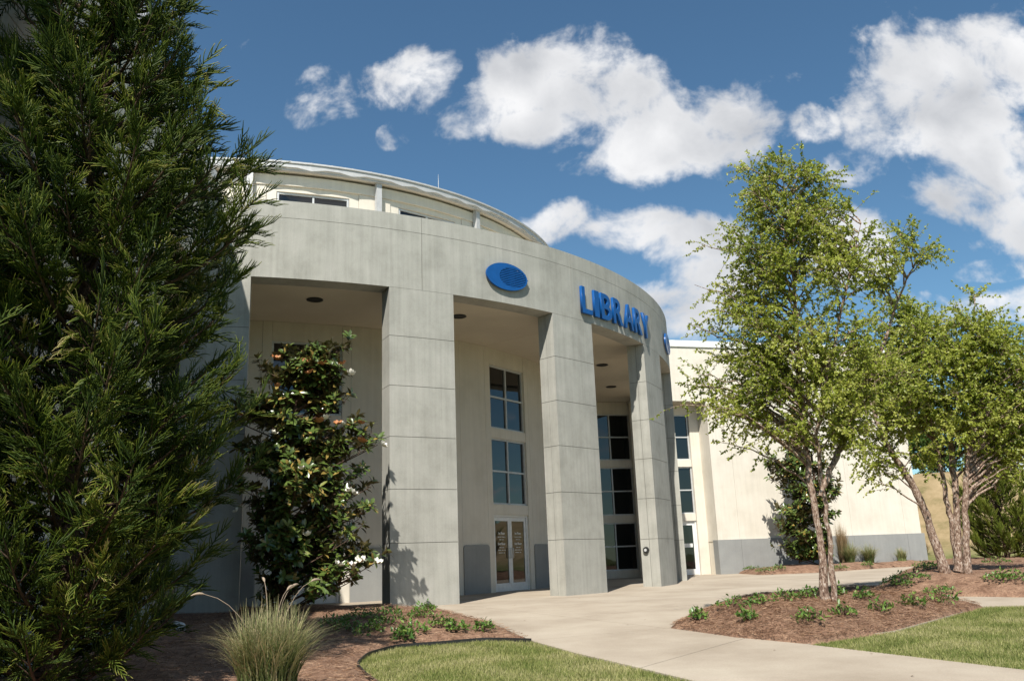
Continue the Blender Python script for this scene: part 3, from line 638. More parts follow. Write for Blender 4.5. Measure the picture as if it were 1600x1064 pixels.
def bez(a, c, b, n): t = np.linspace(0, 1, n)[:, None]; return (1 - t) ** 2 * a + 2 * t * (1 - t) * c + t * t * b
def blob_points(blobs, n, Y0, shell=.55):
    """points in ellipsoid masses given as (px, py, rx, ry[, dy]) at depth Y0 (+dy m)"""
    w = np.array([b[2] * b[3] for b in blobs], float); w /= w.sum(); out = []
    for i in rng.choice(len(blobs), n, p=w):
        b = blobs[i]; dy = b[4] if len(b) > 4 else 0; c = at_depth(b[0], b[1], Y0 + dy); v = rvec(1)[0] * (shell + (1 - shell) * rng.random()) if rng.random() < .8 else rvec(1)[0] * rng.random()
        s = Y0 / F; out.append(c + v * np.array([b[2] * s, (b[2] + b[3]) * .5 * s, b[3] * s]))
    return np.array(out)
def woody(name_root, label, trunks, targets, leafmat_, barkmat, twigs, lper, llen, lw, cat='tree', group=None, rise=.55, rb=.022, droop=.35, seed=1, twig_len=(.25, .6), crown_name='crown'):
    """tree: trunk tubes, bent limbs to each target, twigs and leaves"""
    root = bpy.data.objects.new(name_root, None); COL.objects.link(root); base = trunks[0][0][0]
    for k, v in (('label', label), ('category', cat), ('group', group)):
        if v: root[k] = v
    TP = np.concatenate([t[0] for t in trunks]); 
    for pts, rad in trunks:
        T = Tubes(); n = 26; ti = np.linspace(0, len(pts) - 1, n); P = np.stack([np.interp(ti, np.arange(len(pts)), pts[:, k]) for k in range(3)], 1); r = np.interp(ti, np.arange(len(rad)), rad)
        P[1:-1] += rng.normal(size=(n - 2, 3)) * .012; r = r * (1 + rng.normal(size=n) * .07); T.add(P, r, 12); add('trunk', T.mesh('trunk'), barkmat, root)
    fine = np.concatenate([np.stack([np.interp(np.linspace(0, len(p) - 1, 40), np.arange(len(p)), p[:, k]) for k in range(3)], 1) for p, r in trunks])
    T = Tubes(); LP, LD, LT = [], [], []
    for tg in targets:
        bt = rng.normal(.5, .17)
        hd = np.hypot(fine[:, 0] - tg[0], fine[:, 1] - tg[1]); want = tg[2] - rise * hd - .1
        k = np.argmin(np.abs(fine[:, 2] - want) + .45 * hd); a = fine[k]; d = tg - a; ln = np.linalg.norm(d) + 1e-6
        c = a + d * .5 + np.array([0, 0, .16 * ln]) + rng.normal(size=3) * .06 * ln
        B = bez(a, c, tg, 9); B[1:-1] += rng.normal(size=(7, 3)) * .015 * ln; r0 = min(.05, rb * (.5 + .35 * ln)); T.add(B, np.linspace(r0, .004, 9), 5)
        for j in range(twigs):
            t = .3 + .7 * rng.random() ** .8; i = min(7, int(t * 8)); p = B[i] + (B[i + 1] - B[i]) * (t * 8 - i); ax_ = unit(B[i + 1] - B[i])
            dr = unit(ax_ * .7 + rvec(1)[0] * .9 + np.array([0, 0, .12])); l = rng.uniform(*twig_len); e = p + dr * l - np.array([0, 0, droop * l * rng.random()])
            tw = bez(p, p + dr * l * .55, e, 4); T.add(tw, [.005, .004, .003, .002], 3)
            u = rng.random(lper) ** .8; ii = np.minimum(2, (u * 3).astype(int)); LP.append(tw[ii] + (tw[ii + 1] - tw[ii]) * (u * 3 - ii)[:, None]); LD.append(np.repeat(unit(e - p)[None], lper, 0)); LT.append(np.full(lper, bt + rng.normal(0, .06)))
    add('limbs', T.mesh('limbs'), barkmat, root)
    LP = np.concatenate(LP); LD = np.concatenate(LD); n = len(LP)
    D = unit(LD * .5 + rvec(n) * .8 + np.array([0, 0, -.25])); Nn = unit(rvec(n) * .9 + np.array([-.25, -.5, .8]))
    tint = np.clip(np.concatenate(LT) + rng.normal(0, .14, n), 0, 1); V, F_, t = leaf_np(LP, D, Nn, rng.uniform(*llen, n), rng.uniform(*lw, n), .12, .1, tint)
    add(crown_name, mesh_np(crown_name, V, [F_], False, t), leafmat_, root)
    return root
# ---- forked birch on the island bed
Yb = 14.0; g0 = on_ground(1290, 938); Yb = g0[1]
def trunk_px(l, Y, r): return np.array([at_depth(x, y, Y + dy) for x, y, dy in l]), np.array(r)
t1 = trunk_px([(1291, 944, 0), (1286, 880, 0), (1277, 820, .02), (1266, 760, .05), (1257, 690, .08), (1252, 610, .1), (1246, 520, .1), (1240, 420, .05), (1232, 330, 0), (1222, 268, 0)], Yb, [.09, .064, .057, .052, .046, .04, .033, .025, .015, .005])
t2 = trunk_px([(1303, 942, -.08), (1299, 870, -.08), (1292, 805, -.1), (1283, 745, -.15), (1276, 670, -.25), (1290, 590, -.35), (1312, 500, -.4), (1330, 420, -.4), (1345, 350, -.4)], Yb, [.06, .042, .039, .037, .033, .029, .023, .015, .005])
t3 = trunk_px([(1283, 775, -.12), (1298, 735, -.1), (1318, 690, .05), (1345, 620, .2), (1380, 540, .4), (1410, 450, .5), (1440, 390, .5)], Yb, [.05, .05, .046, .038, .03, .018, .006])
b1 = [(1225, 330, 70, 80), (1180, 350, 45, 70), (1275, 345, 60, 75), (1170, 430, 85, 55), (1260, 430, 120, 70), (1330, 400, 70, 55), (1405, 385, 45, 24), (1165, 520, 80, 60), (1260, 540, 130, 80), (1340, 560, 90, 70), (1140, 590, 80, 40), (1250, 630, 115, 60), (1330, 650, 90, 55), (1120, 640, 50, 30), (1370, 440, 35, 26), (1200, 290, 30, 40), (1255, 280, 25, 45)]
tg = np.concatenate([blob_points(b1, 255, Yb), np.array([at_depth(x, y, Yb + d) for x, y, d in ((1453, 388, .3), (1425, 372, .2), (1395, 360, .3), (1158, 262, 0), (1222, 252, 0), (1250, 262, .1), (1300, 275, 0), (1062, 632, .2), (1090, 600, 0), (1085, 445, 0), (1095, 380, .2), (1075, 505, .1), (1120, 690, .3), (1440, 410, .3))])])
woody('birch_tree', 'forked birch with loose light green crown on the island bed by the walk', [t1, t2, t3], tg, M_BLEAF, M_BIRCH, 13, 22, (.034, .07), (.025, .048), seed=1)
# ---- clump of birch trunks
g1 = on_ground(1490, 895); Yc = g1[1]
tr = [trunk_px([(1478, 897, 0), (1462, 850, 0), (1445, 800, 0), (1425, 755, -.05), (1398, 715, -.1), (1370, 660, -.2), (1350, 590, -.3)], Yc, [.125, .095, .086, .078, .066, .045, .016]),
      trunk_px([(1498, 893, .1), (1497, 840, .1), (1494, 780, .12), (1490, 730, .2), (1480, 650, .4), (1465, 560, .5), (1450, 490, .5)], Yc, [.10, .078, .07, .062, .05, .033, .01]),
      trunk_px([(1494, 880, .2), (1488, 820, .2), (1478, 770, .25), (1470, 730, .3), (1455, 660, .5), (1430, 580, .7)], Yc, [.07, .065, .055, .045, .03, .008]),
      trunk_px([(1513, 896, -.05), (1509, 830, -.1), (1508, 760, -.1), (1513, 690, -.1), (1518, 620, -.1), (1521, 550, -.1), (1523, 475, -.1)], Yc, [.095, .072, .064, .056, .043, .026, .008])]
b2 = [(1520, 530, 60, 55), (1470, 540, 80, 60), (1400, 530, 70, 60), (1560, 570, 80, 60), (1610, 540, 60, 50), (1440, 610, 110, 70), (1540, 640, 100, 60), (1380, 640, 70, 60), (1620, 640, 70, 60), (1450, 690, 80, 40), (1410, 490, 40, 24), (1345, 600, 50, 60), (1660, 590, 70, 70), (1590, 690, 60, 35), (1365, 715, 45, 25)]
tg = np.concatenate([blob_points(b2, 300, Yc), np.array([at_depth(x, y, Yc) for x, y in ((1523, 462), (1500, 490), (1545, 490), (1590, 505), (1395, 470), (1420, 475), (1355, 745), (1340, 700))])])
woody('birch_tree', 'birch clump of several leaning peeling trunks on the island bed by the slope', tr, tg, M_BLEAF, M_BIRCH, 13, 21, (.045, .088), (.033, .062), seed=2, twig_len=(.3, .75))

# ---- magnolias
def petal_flower(name, mt, r, parent, pos, k=8, closed=.6):
    key = (name, mt.name)
    if key not in FLOW:
        bm = bmesh.new()
        for i in range(k):
            a = 2 * math.pi * i / k + .2 * (i % 2); up = .5 + .5 * closed * (.6 + .4 * (i % 2)); ca, sa = math.cos(a), math.sin(a)
            P = [(.05, 0, 0), (.5, .33, .30 * up), (.85, .30, .75 * up), (.95, 0, 1.05 * up), (.85, -.30, .75 * up), (.5, -.33, .30 * up), (.5, 0, .20 * up)]
            vs = [bm.verts.new((x * ca - y * sa, x * sa + y * ca, z)) for x, y, z in P]
            for f in ((0, 1, 6), (1, 2, 6), (2, 3, 6), (3, 4, 6), (4, 5, 6), (5, 0, 6)): bm.faces.new([vs[q] for q in f])
        bmesh.ops.create_icosphere(bm, subdivisions=1, radius=.2, matrix=Matrix.Translation((0, 0, .2)))
        FLOW[key] = bm_mesh(bm, name, True)
    o = add(name, FLOW[key], mt, parent); o.location = pos; o.scale = (r, r, r); o.rotation_euler = (rng.uniform(-.7, .3), rng.uniform(-.5, .5), rng.uniform(0, 6)); return o
FLOW = {}
def magnolia(label, trunk, targets, leafL, rosettes, per, seed=3):
    root = bpy.data.objects.new('magnolia_tree', None); COL.objects.link(root); root['label'] = label; root['category'] = 'tree'
    pts, rad = trunk; T = Tubes(); T.add(pts, rad, 10); add('trunk', T.mesh('trunk'), M_BARK, root)
    T = Tubes(); LP, LD, LN, TT = [], [], [], []; ends = []
    for tg in targets:
        hd = np.hypot(pts[:, 0] - tg[0], pts[:, 1] - tg[1]); k = np.argmin(np.abs(np.linspace(pts[0, 2], pts[-1, 2], 30) - (tg[2] - .5 * hd.min() - .05)))
        zz = np.linspace(pts[0, 2], pts[-1, 2], 30)[k]; a = np.array([np.interp(zz, pts[:, 2], pts[:, 0]), np.interp(zz, pts[:, 2], pts[:, 1]), zz]); d = tg - a; ln = np.linalg.norm(d)
        B = bez(a, a + d * .55 + np.array([0, 0, -.02 * ln]), tg, 6); T.add(B, np.linspace(.022, .007, 6), 5)
        for j in range(rosettes):
            t = .35 + .65 * (j + rng.random()) / rosettes; i = min(4, int(t * 5)); p = B[i] + (B[i + 1] - B[i]) * (t * 5 - i)
            up = unit(unit(B[-1] - B[0]) * .5 + rvec(1)[0] * .7 + np.array([0, 0, .7])); e = p + up * rng.uniform(.08, .26); T.add([p, e], [.008, .006], 3); ends.append(e)
            n = per; az = np.arange(n) * 2.4 + rng.random() * 6; el = rng.uniform(-.15, 1.0, n); x = unit(np.cross(up, [.3, .5, .8])); y = np.cross(up, x)
            D = (np.cos(az)[:, None] * x + np.sin(az)[:, None] * y) * np.cos(el)[:, None] + up * np.sin(el)[:, None]
            LP.append(e + up * rng.uniform(-.1, .03, n)[:, None]); LD.append(D); LN.append(unit(up + rvec(n) * .25)); tv = np.clip(rng.normal(.45, .2, n), 0, .84); tv[rng.random(n) < .13] = .96; TT.append(tv)
    add('limbs', T.mesh('limbs'), M_BARK, root)
    LP, LD, LN, TT = map(np.concatenate, (LP, LD, LN, TT)); n = len(LP)
    V, F_, t = leaf_np(LP, LD, LN, rng.uniform(leafL * .7, leafL * 1.15, n), rng.uniform(leafL * .3, leafL * .42, n), .1, .12, TT, 6)
    add('crown', mesh_np('crown', V, [F_], True, t), M_MLEAF, root); return root, np.array(ends)
Ym = 18.3
mb = np.array([at_depth(452, 500, Ym)[0], Ym, 0]); mb[2] = height(mb[0], mb[1])[0] - .05
tk = (np.array([mb, mb + [.02, 0, 1.2], mb + [.08, .02, 2.6], mb + [.15, 0, 4.0], mb + [.28, 0, 5.2]]), np.array([.075, .062, .05, .032, .012]))
b3 = [(500, 575, 45, 40), (440, 590, 40, 35), (530, 590, 25, 40), (480, 620, 70, 40), (480, 680, 75, 45), (400, 640, 40, 22), (550, 690, 45, 22), (420, 720, 60, 45), (500, 740, 70, 45), (540, 800, 40, 40), (440, 810, 75, 50), (400, 880, 45, 50), (470, 870, 75, 50), (550, 870, 40, 35), (430, 925, 60, 25), (500, 915, 60, 25), (475, 780, 55, 110)]
tg = np.concatenate([blob_points(b3, 225, Ym, .4), np.array([at_depth(x, y, Ym + d) for x, y, d in ((545, 540, 0), (520, 545, .1), (440, 560, 0), (405, 575, .1), (485, 560, -.2), (365, 640, 0), (352, 650, .1), (590, 695, 0), (575, 700, -.2), (560, 660, 0), (588, 790, 0), (580, 760, .2), (585, 880, -.2), (540, 890, -.5), (365, 700, 0), (372, 760, 0), (575, 735, .2))])])
mag, ends = magnolia('tall dark magnolia with white and rusty blooms before the portico', tk, tg, .20, 7, 11)
for x, y, r, mt in ((598, 697, .10, 0), (590, 880, .10, 0), (563, 878, .12, 0), (528, 884, .11, 0), (551, 884, .09, 0), (545, 768, .09, 0), (552, 772, .10, 0), (480, 837, .10, 0), (390, 635, .11, 0), (548, 585, .10, 0), (472, 733, .08, 0), (427, 678, .09, 0), (370, 799, .08, 0), (535, 664, .08, 0), (478, 568, .12, 1), (432, 562, .13, 1), (505, 570, .12, 1), (484, 583, .10, 1), (536, 569, .09, 1), (500, 660, .13, 1), (528, 663, .11, 1), (565, 691, .12, 1), (434, 604, .08, 1), (510, 655, .10, 0), (563, 662, .09, 1), (372, 648, .10, 1)):
    p = at_depth(x, y, Ym); k = np.argmin(np.linalg.norm((ends - p)[:, [0, 2]], axis=1) + .25 * (ends[:, 1] - Ym)); q = p.copy(); q[1] = min(Ym, ends[k][1]) - .12; q = at_depth(x, y, q[1])
    petal_flower('bloom', M_FADED if mt else M_PETAL, r, mag, q, closed=.4 if mt else .9)
Ym2 = 37.6; m2 = np.array([at_depth(1253, 600, Ym2)[0], Ym2, 0]); m2[2] = height(m2[0], m2[1])[0] - .05
tk = (np.array([m2, m2 + [0, 0, 2], m2 + [.05, 0, 4], m2 + [.05, 0, 6.3]]), np.array([.09, .07, .05, .015]))
b4 = [(1250, 690, 36, 40), (1240, 740, 48, 40), (1258, 790, 55, 40), (1250, 840, 50, 36), (1265, 860, 40, 20), (1238, 660, 26, 30), (1295, 770, 26, 45), (1215, 730, 22, 25), (1215, 815, 22, 30)]
mg2, _ = magnolia('small dark magnolia growing against the cream wing wall', tk, blob_points(b4, 150, Ym2, .4), .26, 7, 9)

# ---- big cedar and evergreen shrubs
def spray_template(ns, stem, sl, rad, needles, droop=0.0):
    V, F_, TN = [], [], []; n0 = 0
    def tube(P, r0, r1, c0, c1):
        nonlocal n0
        v, q = tube_np(P, np.linspace(r0, r1, len(P)), 3); t = np.repeat(np.linspace(c0, c1, len(P)), 3)
        V.append(v); F_.append(np.concatenate([q[:, [0, 1, 2]], q[:, [0, 2, 3]]]) + n0); TN.append(t); n0 += len(v)
    st = bez(np.zeros(3), np.array([stem * .5, 0, .02]), np.array([stem, 0, stem * .18 - droop * stem]), 5); tube(st[::2], rad * 1.1, rad * .7, .2, .5)
    for k in range(ns):
        f = (k + .6) / ns; i = min(3, int(f * 4)); p = st[i] + (st[i + 1] - st[i]) * (f * 4 - i); sd = 1 if k % 2 else -1
        ang = rng.uniform(.45, .95) * (1 - .45 * f); l = sl * rng.uniform(.7, 1.15) * (1 - .25 * f)
        d = np.array([math.cos(ang), sd * math.sin(ang), rng.uniform(-.05, .35)]); e = p + d * l + np.array([l * .18, -sd * l * .12, l * (.22 - droop)])
        B = bez(p, p + d * l * .55, e, 4); tube(B[[0, 2, 3]], rad, rad * .45, .35, .86)
        if needles:
            u = np.linspace(.12, .97, needles); ii = np.minimum(2, (u * 3).astype(int)); q = B[ii] + (B[ii + 1] - B[ii]) * (u * 3 - ii)[:, None]; ax_ = unit(e - p)
            rv = rvec(needles); side = unit(rv - (rv @ ax_)[:, None] * ax_); dr = unit(side * .75 + ax_ * .8); nl = rad * 3.2; wd = np.cross(dr, rvec(needles)); wd = unit(wd) * rad * .32
            v = np.stack([q + wd, q - wd, q + dr * nl], 1).reshape(-1, 3); V.append(v); F_.append(np.arange(needles * 3).reshape(-1, 3) + n0); TN.append(np.stack([.3 + .4 * u, .3 + .4 * u, .5 + .45 * u], 1).ravel()); n0 += len(v)
    return np.concatenate(V), np.concatenate(F_), np.concatenate(TN)
def scatter(temps, P, X, Z, S, shift):
    """copies of spray templates joined into one crown: P origin, X axis, Z up-ish"""
    X = unit(X); Y = unit(np.cross(Z, X)); Z = np.cross(X, Y); vv, ff, tt = [], [], []; n0 = 0; pick = rng.integers(len(temps), size=len(P))
    for k, (V, F_, TN) in enumerate(temps):
        m = np.where(pick == k)[0]
        if not len(m): continue
        W = P[m][:, None] + S[m][:, None, None] * (V[None, :, 0:1] * X[m][:, None] + V[None, :, 1:2] * Y[m][:, None] + V[None, :, 2:3] * Z[m][:, None])
        vv.append(W.reshape(-1, 3)); ff.append((F_[None] + (np.arange(len(m)) * len(V))[:, None, None]).reshape(-1, 3) + n0); tt.append((TN[None] + shift[m][:, None]).ravel()); n0 += W.size // 3
    return np.concatenate(vv), np.concatenate(ff), np.clip(np.concatenate(tt), 0, 1)
def conifer(name, label, base, H, env, nb, nsec, temps, clipx=None, sscale=1.0, group=None, mt=None, up=.35, trunk_r=.16, zlow=.25, cat='tree', nsp=3, wild=0):
    root = bpy.data.objects.new(name, None); COL.objects.link(root); root['label'] = label; root['category'] = cat
    if group: root['group'] = group
    T = Tubes(); T.add([base, base + [0, 0, H * .5], base + [0, 0, H]], [trunk_r, trunk_r * .6, .02], 10); add('trunk', T.mesh('trunk'), M_BARK, root)
    T = Tubes(); P, X, Z, S, SH = [], [], [], [], []
    ez, er = zip(*env)
    for k in range(nb):
        z = zlow + (H - zlow - .15) * ((k + rng.random()) / nb) ** 1.05; az = k * 2.39996 + rng.normal() * .25; R = np.interp(z + .25, ez, er) * rng.uniform(.62, 1.06); dr = np.array([math.cos(az), math.sin(az), 0])
        if clipx is not None and dr[0] < 0: R = min(R, max(.35, (base[0] - clipx) / max(1e-3, -dr[0])))
        a = base + np.array([0, 0, z - .25 * R]); e = base + dr * R + np.array([0, 0, z + up * R * .5]); B = bez(a, a + dr * R * .6 + np.array([0, 0, -.02 * R]), e, 8); T.add(B, np.linspace(.03, .006, 8), 5)
        ns = max(3, int(nsec * R / 2 * rng.uniform(.8, 1.2)))
        for j in range(ns + 1):
            t = .22 + .78 * ((j + rng.random() * .6) / ns) if j < ns else 1.0; t = min(t, 1); i = min(6, int(t * 7)); p = B[i] + (B[i + 1] - B[i]) * (t * 7 - i); ax_ = unit(B[i + 1] - B[i])
            sd = np.cross(ax_, [0, 0, 1]) * (1 if j % 2 else -1); d = unit(ax_ * .65 + sd * rng.uniform(.3, 1.0) + np.array([0, 0, rng.uniform(-.2, .6)])) if j < ns else ax_
            l = rng.uniform(.18, .42) * (1.15 - .5 * t) * sscale; q = p + d * l; T.add([p, q], [.008, .004], 3)
            sh = rng.normal(-.10 if wild else 0, .10) + .12 * (t - .6)
            if rng.random() < .22: sh += .24
            for s_ in range(nsp):
                f = (s_ + .5) / nsp; P.append(p + d * l * f); X.append(unit(d + rvec(1)[0] * (.55 if wild else .3) + np.array([0, 0, rng.uniform(-.45, .6) if wild else (.45 if s_ else .1)]))); Z.append(unit(np.array([0, 0, 1]) + rvec(1)[0] * (.8 if wild else .45))); S.append(rng.uniform(.65, 1.3) * sscale); SH.append(sh)
    add('limbs', T.mesh('limbs'), M_BARK, root)
    V, F_, t = scatter(temps, np.array(P), np.array(X), np.array(Z), np.array(S), np.array(SH)); add('crown', mesh_np('crown', V, [F_], False, t), mt or M_CONIF, root)
    return root
temps = [spray_template(11, st_, sl_, .0068, 4, dp) for dp, st_, sl_ in ((0, .26, .15), (.1, .22, .13), (.25, .30, .17), (.5, .26, .16), (.8, .24, .14), (0, .18, .10))]
tb = np.array([-4.75, 9.3, 0]); tb[2] = height(tb[0], tb[1])[0] - .05
env = [(0, 1.0), (.5, 1.1), (1.1, 1.35), (1.9, 1.8), (2.7, 1.6), (3.5, 1.5), (4.2, 1.6), (4.9, 1.8), (5.5, 1.7), (6.2, 1.05), (7, .95), (8, .85), (9.8, .15)]
env = [(z + .3, r * 1.06) for z, r in env]
conifer('cedar_tree', 'tall shaggy dark green cedar against the cream wing with yellowish tips', tb, 10.0, env, 238, 19, temps, clipx=-5.75, nsp=3, wild=1)
tb2 = [spray_template(9, .30, .19, .012, 5, 0) for _ in range(3)]
def shrub_px(px, py, Y, H, Rm, label, nb, name='evergreen_shrub', mt=None, s=1.3):
    p = at_depth(px, py, Y); b = np.array([p[0], Y, 0]); b[2] = height(b[0], b[1])[0] - .05
    conifer(name, label, b, H, [(0, Rm * .85), (H * .3, Rm), (H * .65, Rm * .75), (H, .12)], nb, 8, tb2, sscale=s, mt=mt or M_SHRUB, zlow=.1, cat='shrub' if name == 'evergreen_shrub' else 'tree', nsp=2, trunk_r=.09)
shrub_px(1572, 860, 33, 4.3, 1.5, 'big rounded yellow green evergreen shrub beside the birch clump', 105, s=1.2)
# ---- slope plants and far trees
def far_tree(px, py, Y, H, Rm, label, n, seed=0, lm=None):
    p = at_depth(px, py, Y); b = np.array([p[0], Y, 0.]); b[2] = float(height(b[0], b[1])[0]) - .1
    tr = [(np.array([b, b + [.1, 0, H * .4], b + [0, .1, H * .7], b + [.1, 0, H * .95]]), np.array([.22, .17, .1, .02]))]
    v = rvec(n) * (rng.random(n) ** .4)[:, None]; tg = b + np.array([0, 0, H * .54]) + v * np.array([Rm, Rm, H * .45]) * rng.uniform(.8, 1.1, (n, 1))
    woody('broadleaf_tree', label, tr, tg, lm or M_FAR, M_BARK, 7, 12, (.16, .30), (.12, .2), group='trees on the crest behind the slope', twig_len=(.5, 1.1), rb=.03)
M_FAR = leafmat('far_leaf', [(0, (.03, .065, .012)), (.6, (.06, .115, .02)), (1, (.11, .17, .035))], .6, .25, .2)
for i, (px, Y, H, Rm, lab) in enumerate(((1415, 60, 7.5, 3.4, 'dark broadleaf tree on the slope just behind the wing end'), (1480, 78, 9, 4.6, 'broad dark tree on the slope crest behind the birch clump'),
                                          (1585, 84, 8.5, 4.5, 'dark broadleaf tree on the crest behind the parked car'), (1690, 78, 10, 5, 'tall broadleaf tree on the crest beyond the parked car'))):
    far_tree(px, 800, Y, H, Rm, lab, 120)
# trees across the lawn behind the viewer: they show in the window glass
for i, (x, y, H, Rm, lab) in enumerate(((6, -32, 9, 4.5, 'round tree across the lawn opposite the portico'), (16, -28, 11, 5, 'tall tree across the lawn mirrored in the far windows'), (27, -31, 10, 5, 'broad tree across the lawn mirrored in the porch windows'), (39, -26, 12, 5.5, 'tallest tree across the lawn toward the slope'))):
    b = np.array([x, y, float(base_h(x, y)) - .1]); v_ = rvec(70) * (rng.random(70) ** .4)[:, None]
    woody('broadleaf_tree', lab, [(np.array([b, b + [.1, 0, H * .4], b + [0, .1, H * .7], b + [.1, 0, H * .95]]), np.array([.22, .17, .1, .02]))], b + np.array([0, 0, H * .58]) + v_ * np.array([Rm, Rm, H * .4]), M_FAR, M_BARK, 6, 10, (.3, .55), (.22, .4), group='trees across the lawn', twig_len=(.6, 1.3), rb=.03)
# ---- ornamental grasses
def tuft(name, label, px, py, n, hgt, spread, mt, parent_group=None, heads=0, w=.009, base=.09, tmean=.45, pos=None, cat='grass'):
    p = on_ground(px, py) if pos is None else pos
    root = bpy.data.objects.new(name, None); COL.objects.link(root); root.location = p; root['label'] = label; root['category'] = cat
    if parent_group: root['group'] = parent_group
    az = rng.random(n) * 6.283; lean = rng.random(n) ** .7; h = hgt * rng.uniform(.55, 1.1, n); r0 = base * np.sqrt(rng.random(n)); a0 = rng.random(n) * 6.283
    d = np.stack([np.cos(az), np.sin(az), 0 * az], 1); B = np.stack([r0 * np.cos(a0), r0 * np.sin(a0), -.02 + 0 * az], 1); side = np.stack([-np.sin(az), np.cos(az), 0 * az], 1)
    out = spread * lean * h / hgt; K = 5; rows = []
    for k in range(K):
        t = k / (K - 1); c = B + d * (out * t ** 1.8)[:, None] + np.array([0, 0, 1.]) * (h * (t - .42 * lean * t ** 2.6))[:, None]
        ww = w * (1 - t * .93); rows += [c + side * ww, c - side * ww]
    V = np.stack(rows, 1); q = np.array([[2 * k, 2 * k + 1, 2 * k + 3, 2 * k + 2] for k in range(K - 1)]); Q = (np.arange(n)[:, None, None] * 2 * K + q[None]).reshape(-1, 4)
    t0 = np.clip(rng.normal(tmean, .2, n), 0, 1); tint = np.clip(t0[:, None] + np.repeat(np.linspace(-.15, .3, K), 2)[None], 0, 1)
    add('blades', mesh_np('blades', V.reshape(-1, 3), [Q], False, tint.ravel()), mt, root)
    for k in range(heads):
        a = rng.random() * 6.28; o = spread * rng.uniform(.3, 1.0); zt = hgt * rng.uniform(1.0, 1.25); P = bez(np.zeros(3), np.array([math.cos(a) * o * .3, math.sin(a) * o * .3, zt * .9]), np.array([math.cos(a) * o, math.sin(a) * o, zt]), 8)
        T = Tubes(); T.add(P, [.003] * 8, 4); e = P[-1]; dd = unit(P[-1] - P[-2]); H_ = np.array([e + dd * x for x in np.linspace(0, .13, 6)]); H_[:, 2] -= np.linspace(0, 1, 6) ** 2 * .05
        T.add(H_, [.004, .012, .014, .012, .009, .003], 6); add('seed_head', T.mesh('seed_head'), M_HEAD, root)
    return root
M_HEAD = plain('dry_seed_head', (.34, .26, .19), .9)
tuft('fountain_grass', 'big pale fountain grass clump in the bed at the lawn edge', 418, 1080, 2400, .86, .62, M_OGRASS, heads=5, base=.26, w=.008, tmean=.5)
tuft('fountain_grass', 'thin dark grass clump in shade at the cedar foot', 262, 968, 420, .75, .35, M_DRY, base=.1, w=.006, tmean=.1)
def wing_pos(px, off):
    d = ray(px, 870); o = A_R - e2 * off; k = (o @ e2) / (d[:2] @ e2); p = d[:2] * k; return np.array([p[0], p[1], height(p[0], p[1])[0] - .02])
for px, py, h, sp, n, mt, lab in ((1318, 876, 2.0, .45, 520, M_DRY, 'tall dry grass clump standing against the grey wing base'), (1328, 884, 1.05, .9, 600, M_OGRASS, 'green fountain grass clump before the wing base by the tall dry grass'),
                                 (1358, 881, .95, .8, 520, M_OGRASS, 'green fountain grass clump along the wing base toward its end'), (1409, 872, .7, .45, 320, M_OGRASS, 'small green grass clump at the wing end corner'),
                                 (1443, 868, 1.0, .75, 520, M_DRY, 'tawny dry grass clump beyond the wing end'), (1548, 862, .7, .6, 320, M_OGRASS, 'pale grass clump before the rounded evergreen shrub'),
                                 (1425, 800, 1.2, 1.0, 420, M_DRY, 'dry bushy tussock on the slope behind the birch clump')):
    tuft('fountain_grass', lab, px, py, n, h, sp, mt, 'grass clumps by the wing and slope' if py < 890 else None, w=.013, base=.18, pos=wing_pos(px, .25 if h > 1.5 else .55) if px < 1420 else None)
# ---- low leafy ground cover
def cover(px, py, r, lab, n=150):
    r *= .85; n = int(n * .68)
    p = on_ground(px, py); root = None
    a = rng.random(n) * 6.283; rr = r * np.sqrt(rng.random(n)); x = rr * np.cos(a); y = rr * np.sin(a); z = .03 + .16 * (1 - (rr / r) ** 2) * rng.random(n)
    P = np.stack([x, y, z], 1); V, F_, t = leaf_np(P, unit(rvec(n) * .7 + np.array([0, 0, .35])), unit(rvec(n) * .6 + np.array([0, 0, 1.])), rng.uniform(.05, .10, n), rng.uniform(.028, .05, n), .12, .1, np.clip(rng.normal(.5, .25, n), 0, 1))
    T = Tubes()
    root = add('creeping_plant', None, None, label=lab, cat='plant', group='low creeping plants in the beds'); root.location = p; add('leaves', mesh_np('leaves', V, [F_], False, t), M_COVER, root)
    for k in range(7):
        a = rng.random() * 6.28; T.add([(0, 0, -.02), (math.cos(a) * r * .4, math.sin(a) * r * .4, .12), (math.cos(a) * r * .85, math.sin(a) * r * .85, .05)], [.005, .004, .002], 4)
    add('stems', T.mesh('stems'), M_BARK, root)
L1 = 'low glossy creeping plant in the pine straw by the portico'; L2 = 'low creeping plant on the island bed of the forked birch'; L3 = 'low creeping plant on the island bed of the birch clump'; L4 = 'low creeping plant along the foot of the wing wall'
for px, py, r in ((545, 985, .35), (575, 990, .3), (610, 975, .4), (640, 990, .35), (600, 962, .4), (560, 967, .35), (655, 965, .3), (690, 978, .25), (715, 985, .2), (755, 985, .2), (520, 978, .3), (665, 955, .25), (630, 1000, .2)): cover(px, py, r, L1, 170)
for px, py, r in ((1092, 966, .16), (1145, 948, .35), (1185, 944, .25), (1230, 938, .3), (1265, 933, .25), (1168, 968, .2), (1265, 970, .27), (1320, 962, .25), (1375, 955, .25), (1425, 945, .25), (1465, 942, .4), (1350, 935, .2), (1310, 930, .2)): cover(px, py, r, L2, 130)
for px, py, r in ((1420, 905, .5), (1450, 890, .4), (1400, 915, .4), (1445, 886, .4), (1560, 905, .35), (1590, 905, .5), (1470, 928, .4), (1560, 880, .5)): cover(px, py, r, L3, 200)
for px, py, r in ((1155, 889, .4), (1175, 890, .45), (1195, 893, .45), (1215, 889, .4), (1290, 888, .4), (1312, 889, .45), (1355, 884, .35)): cover(px, py, r, L4, 200)
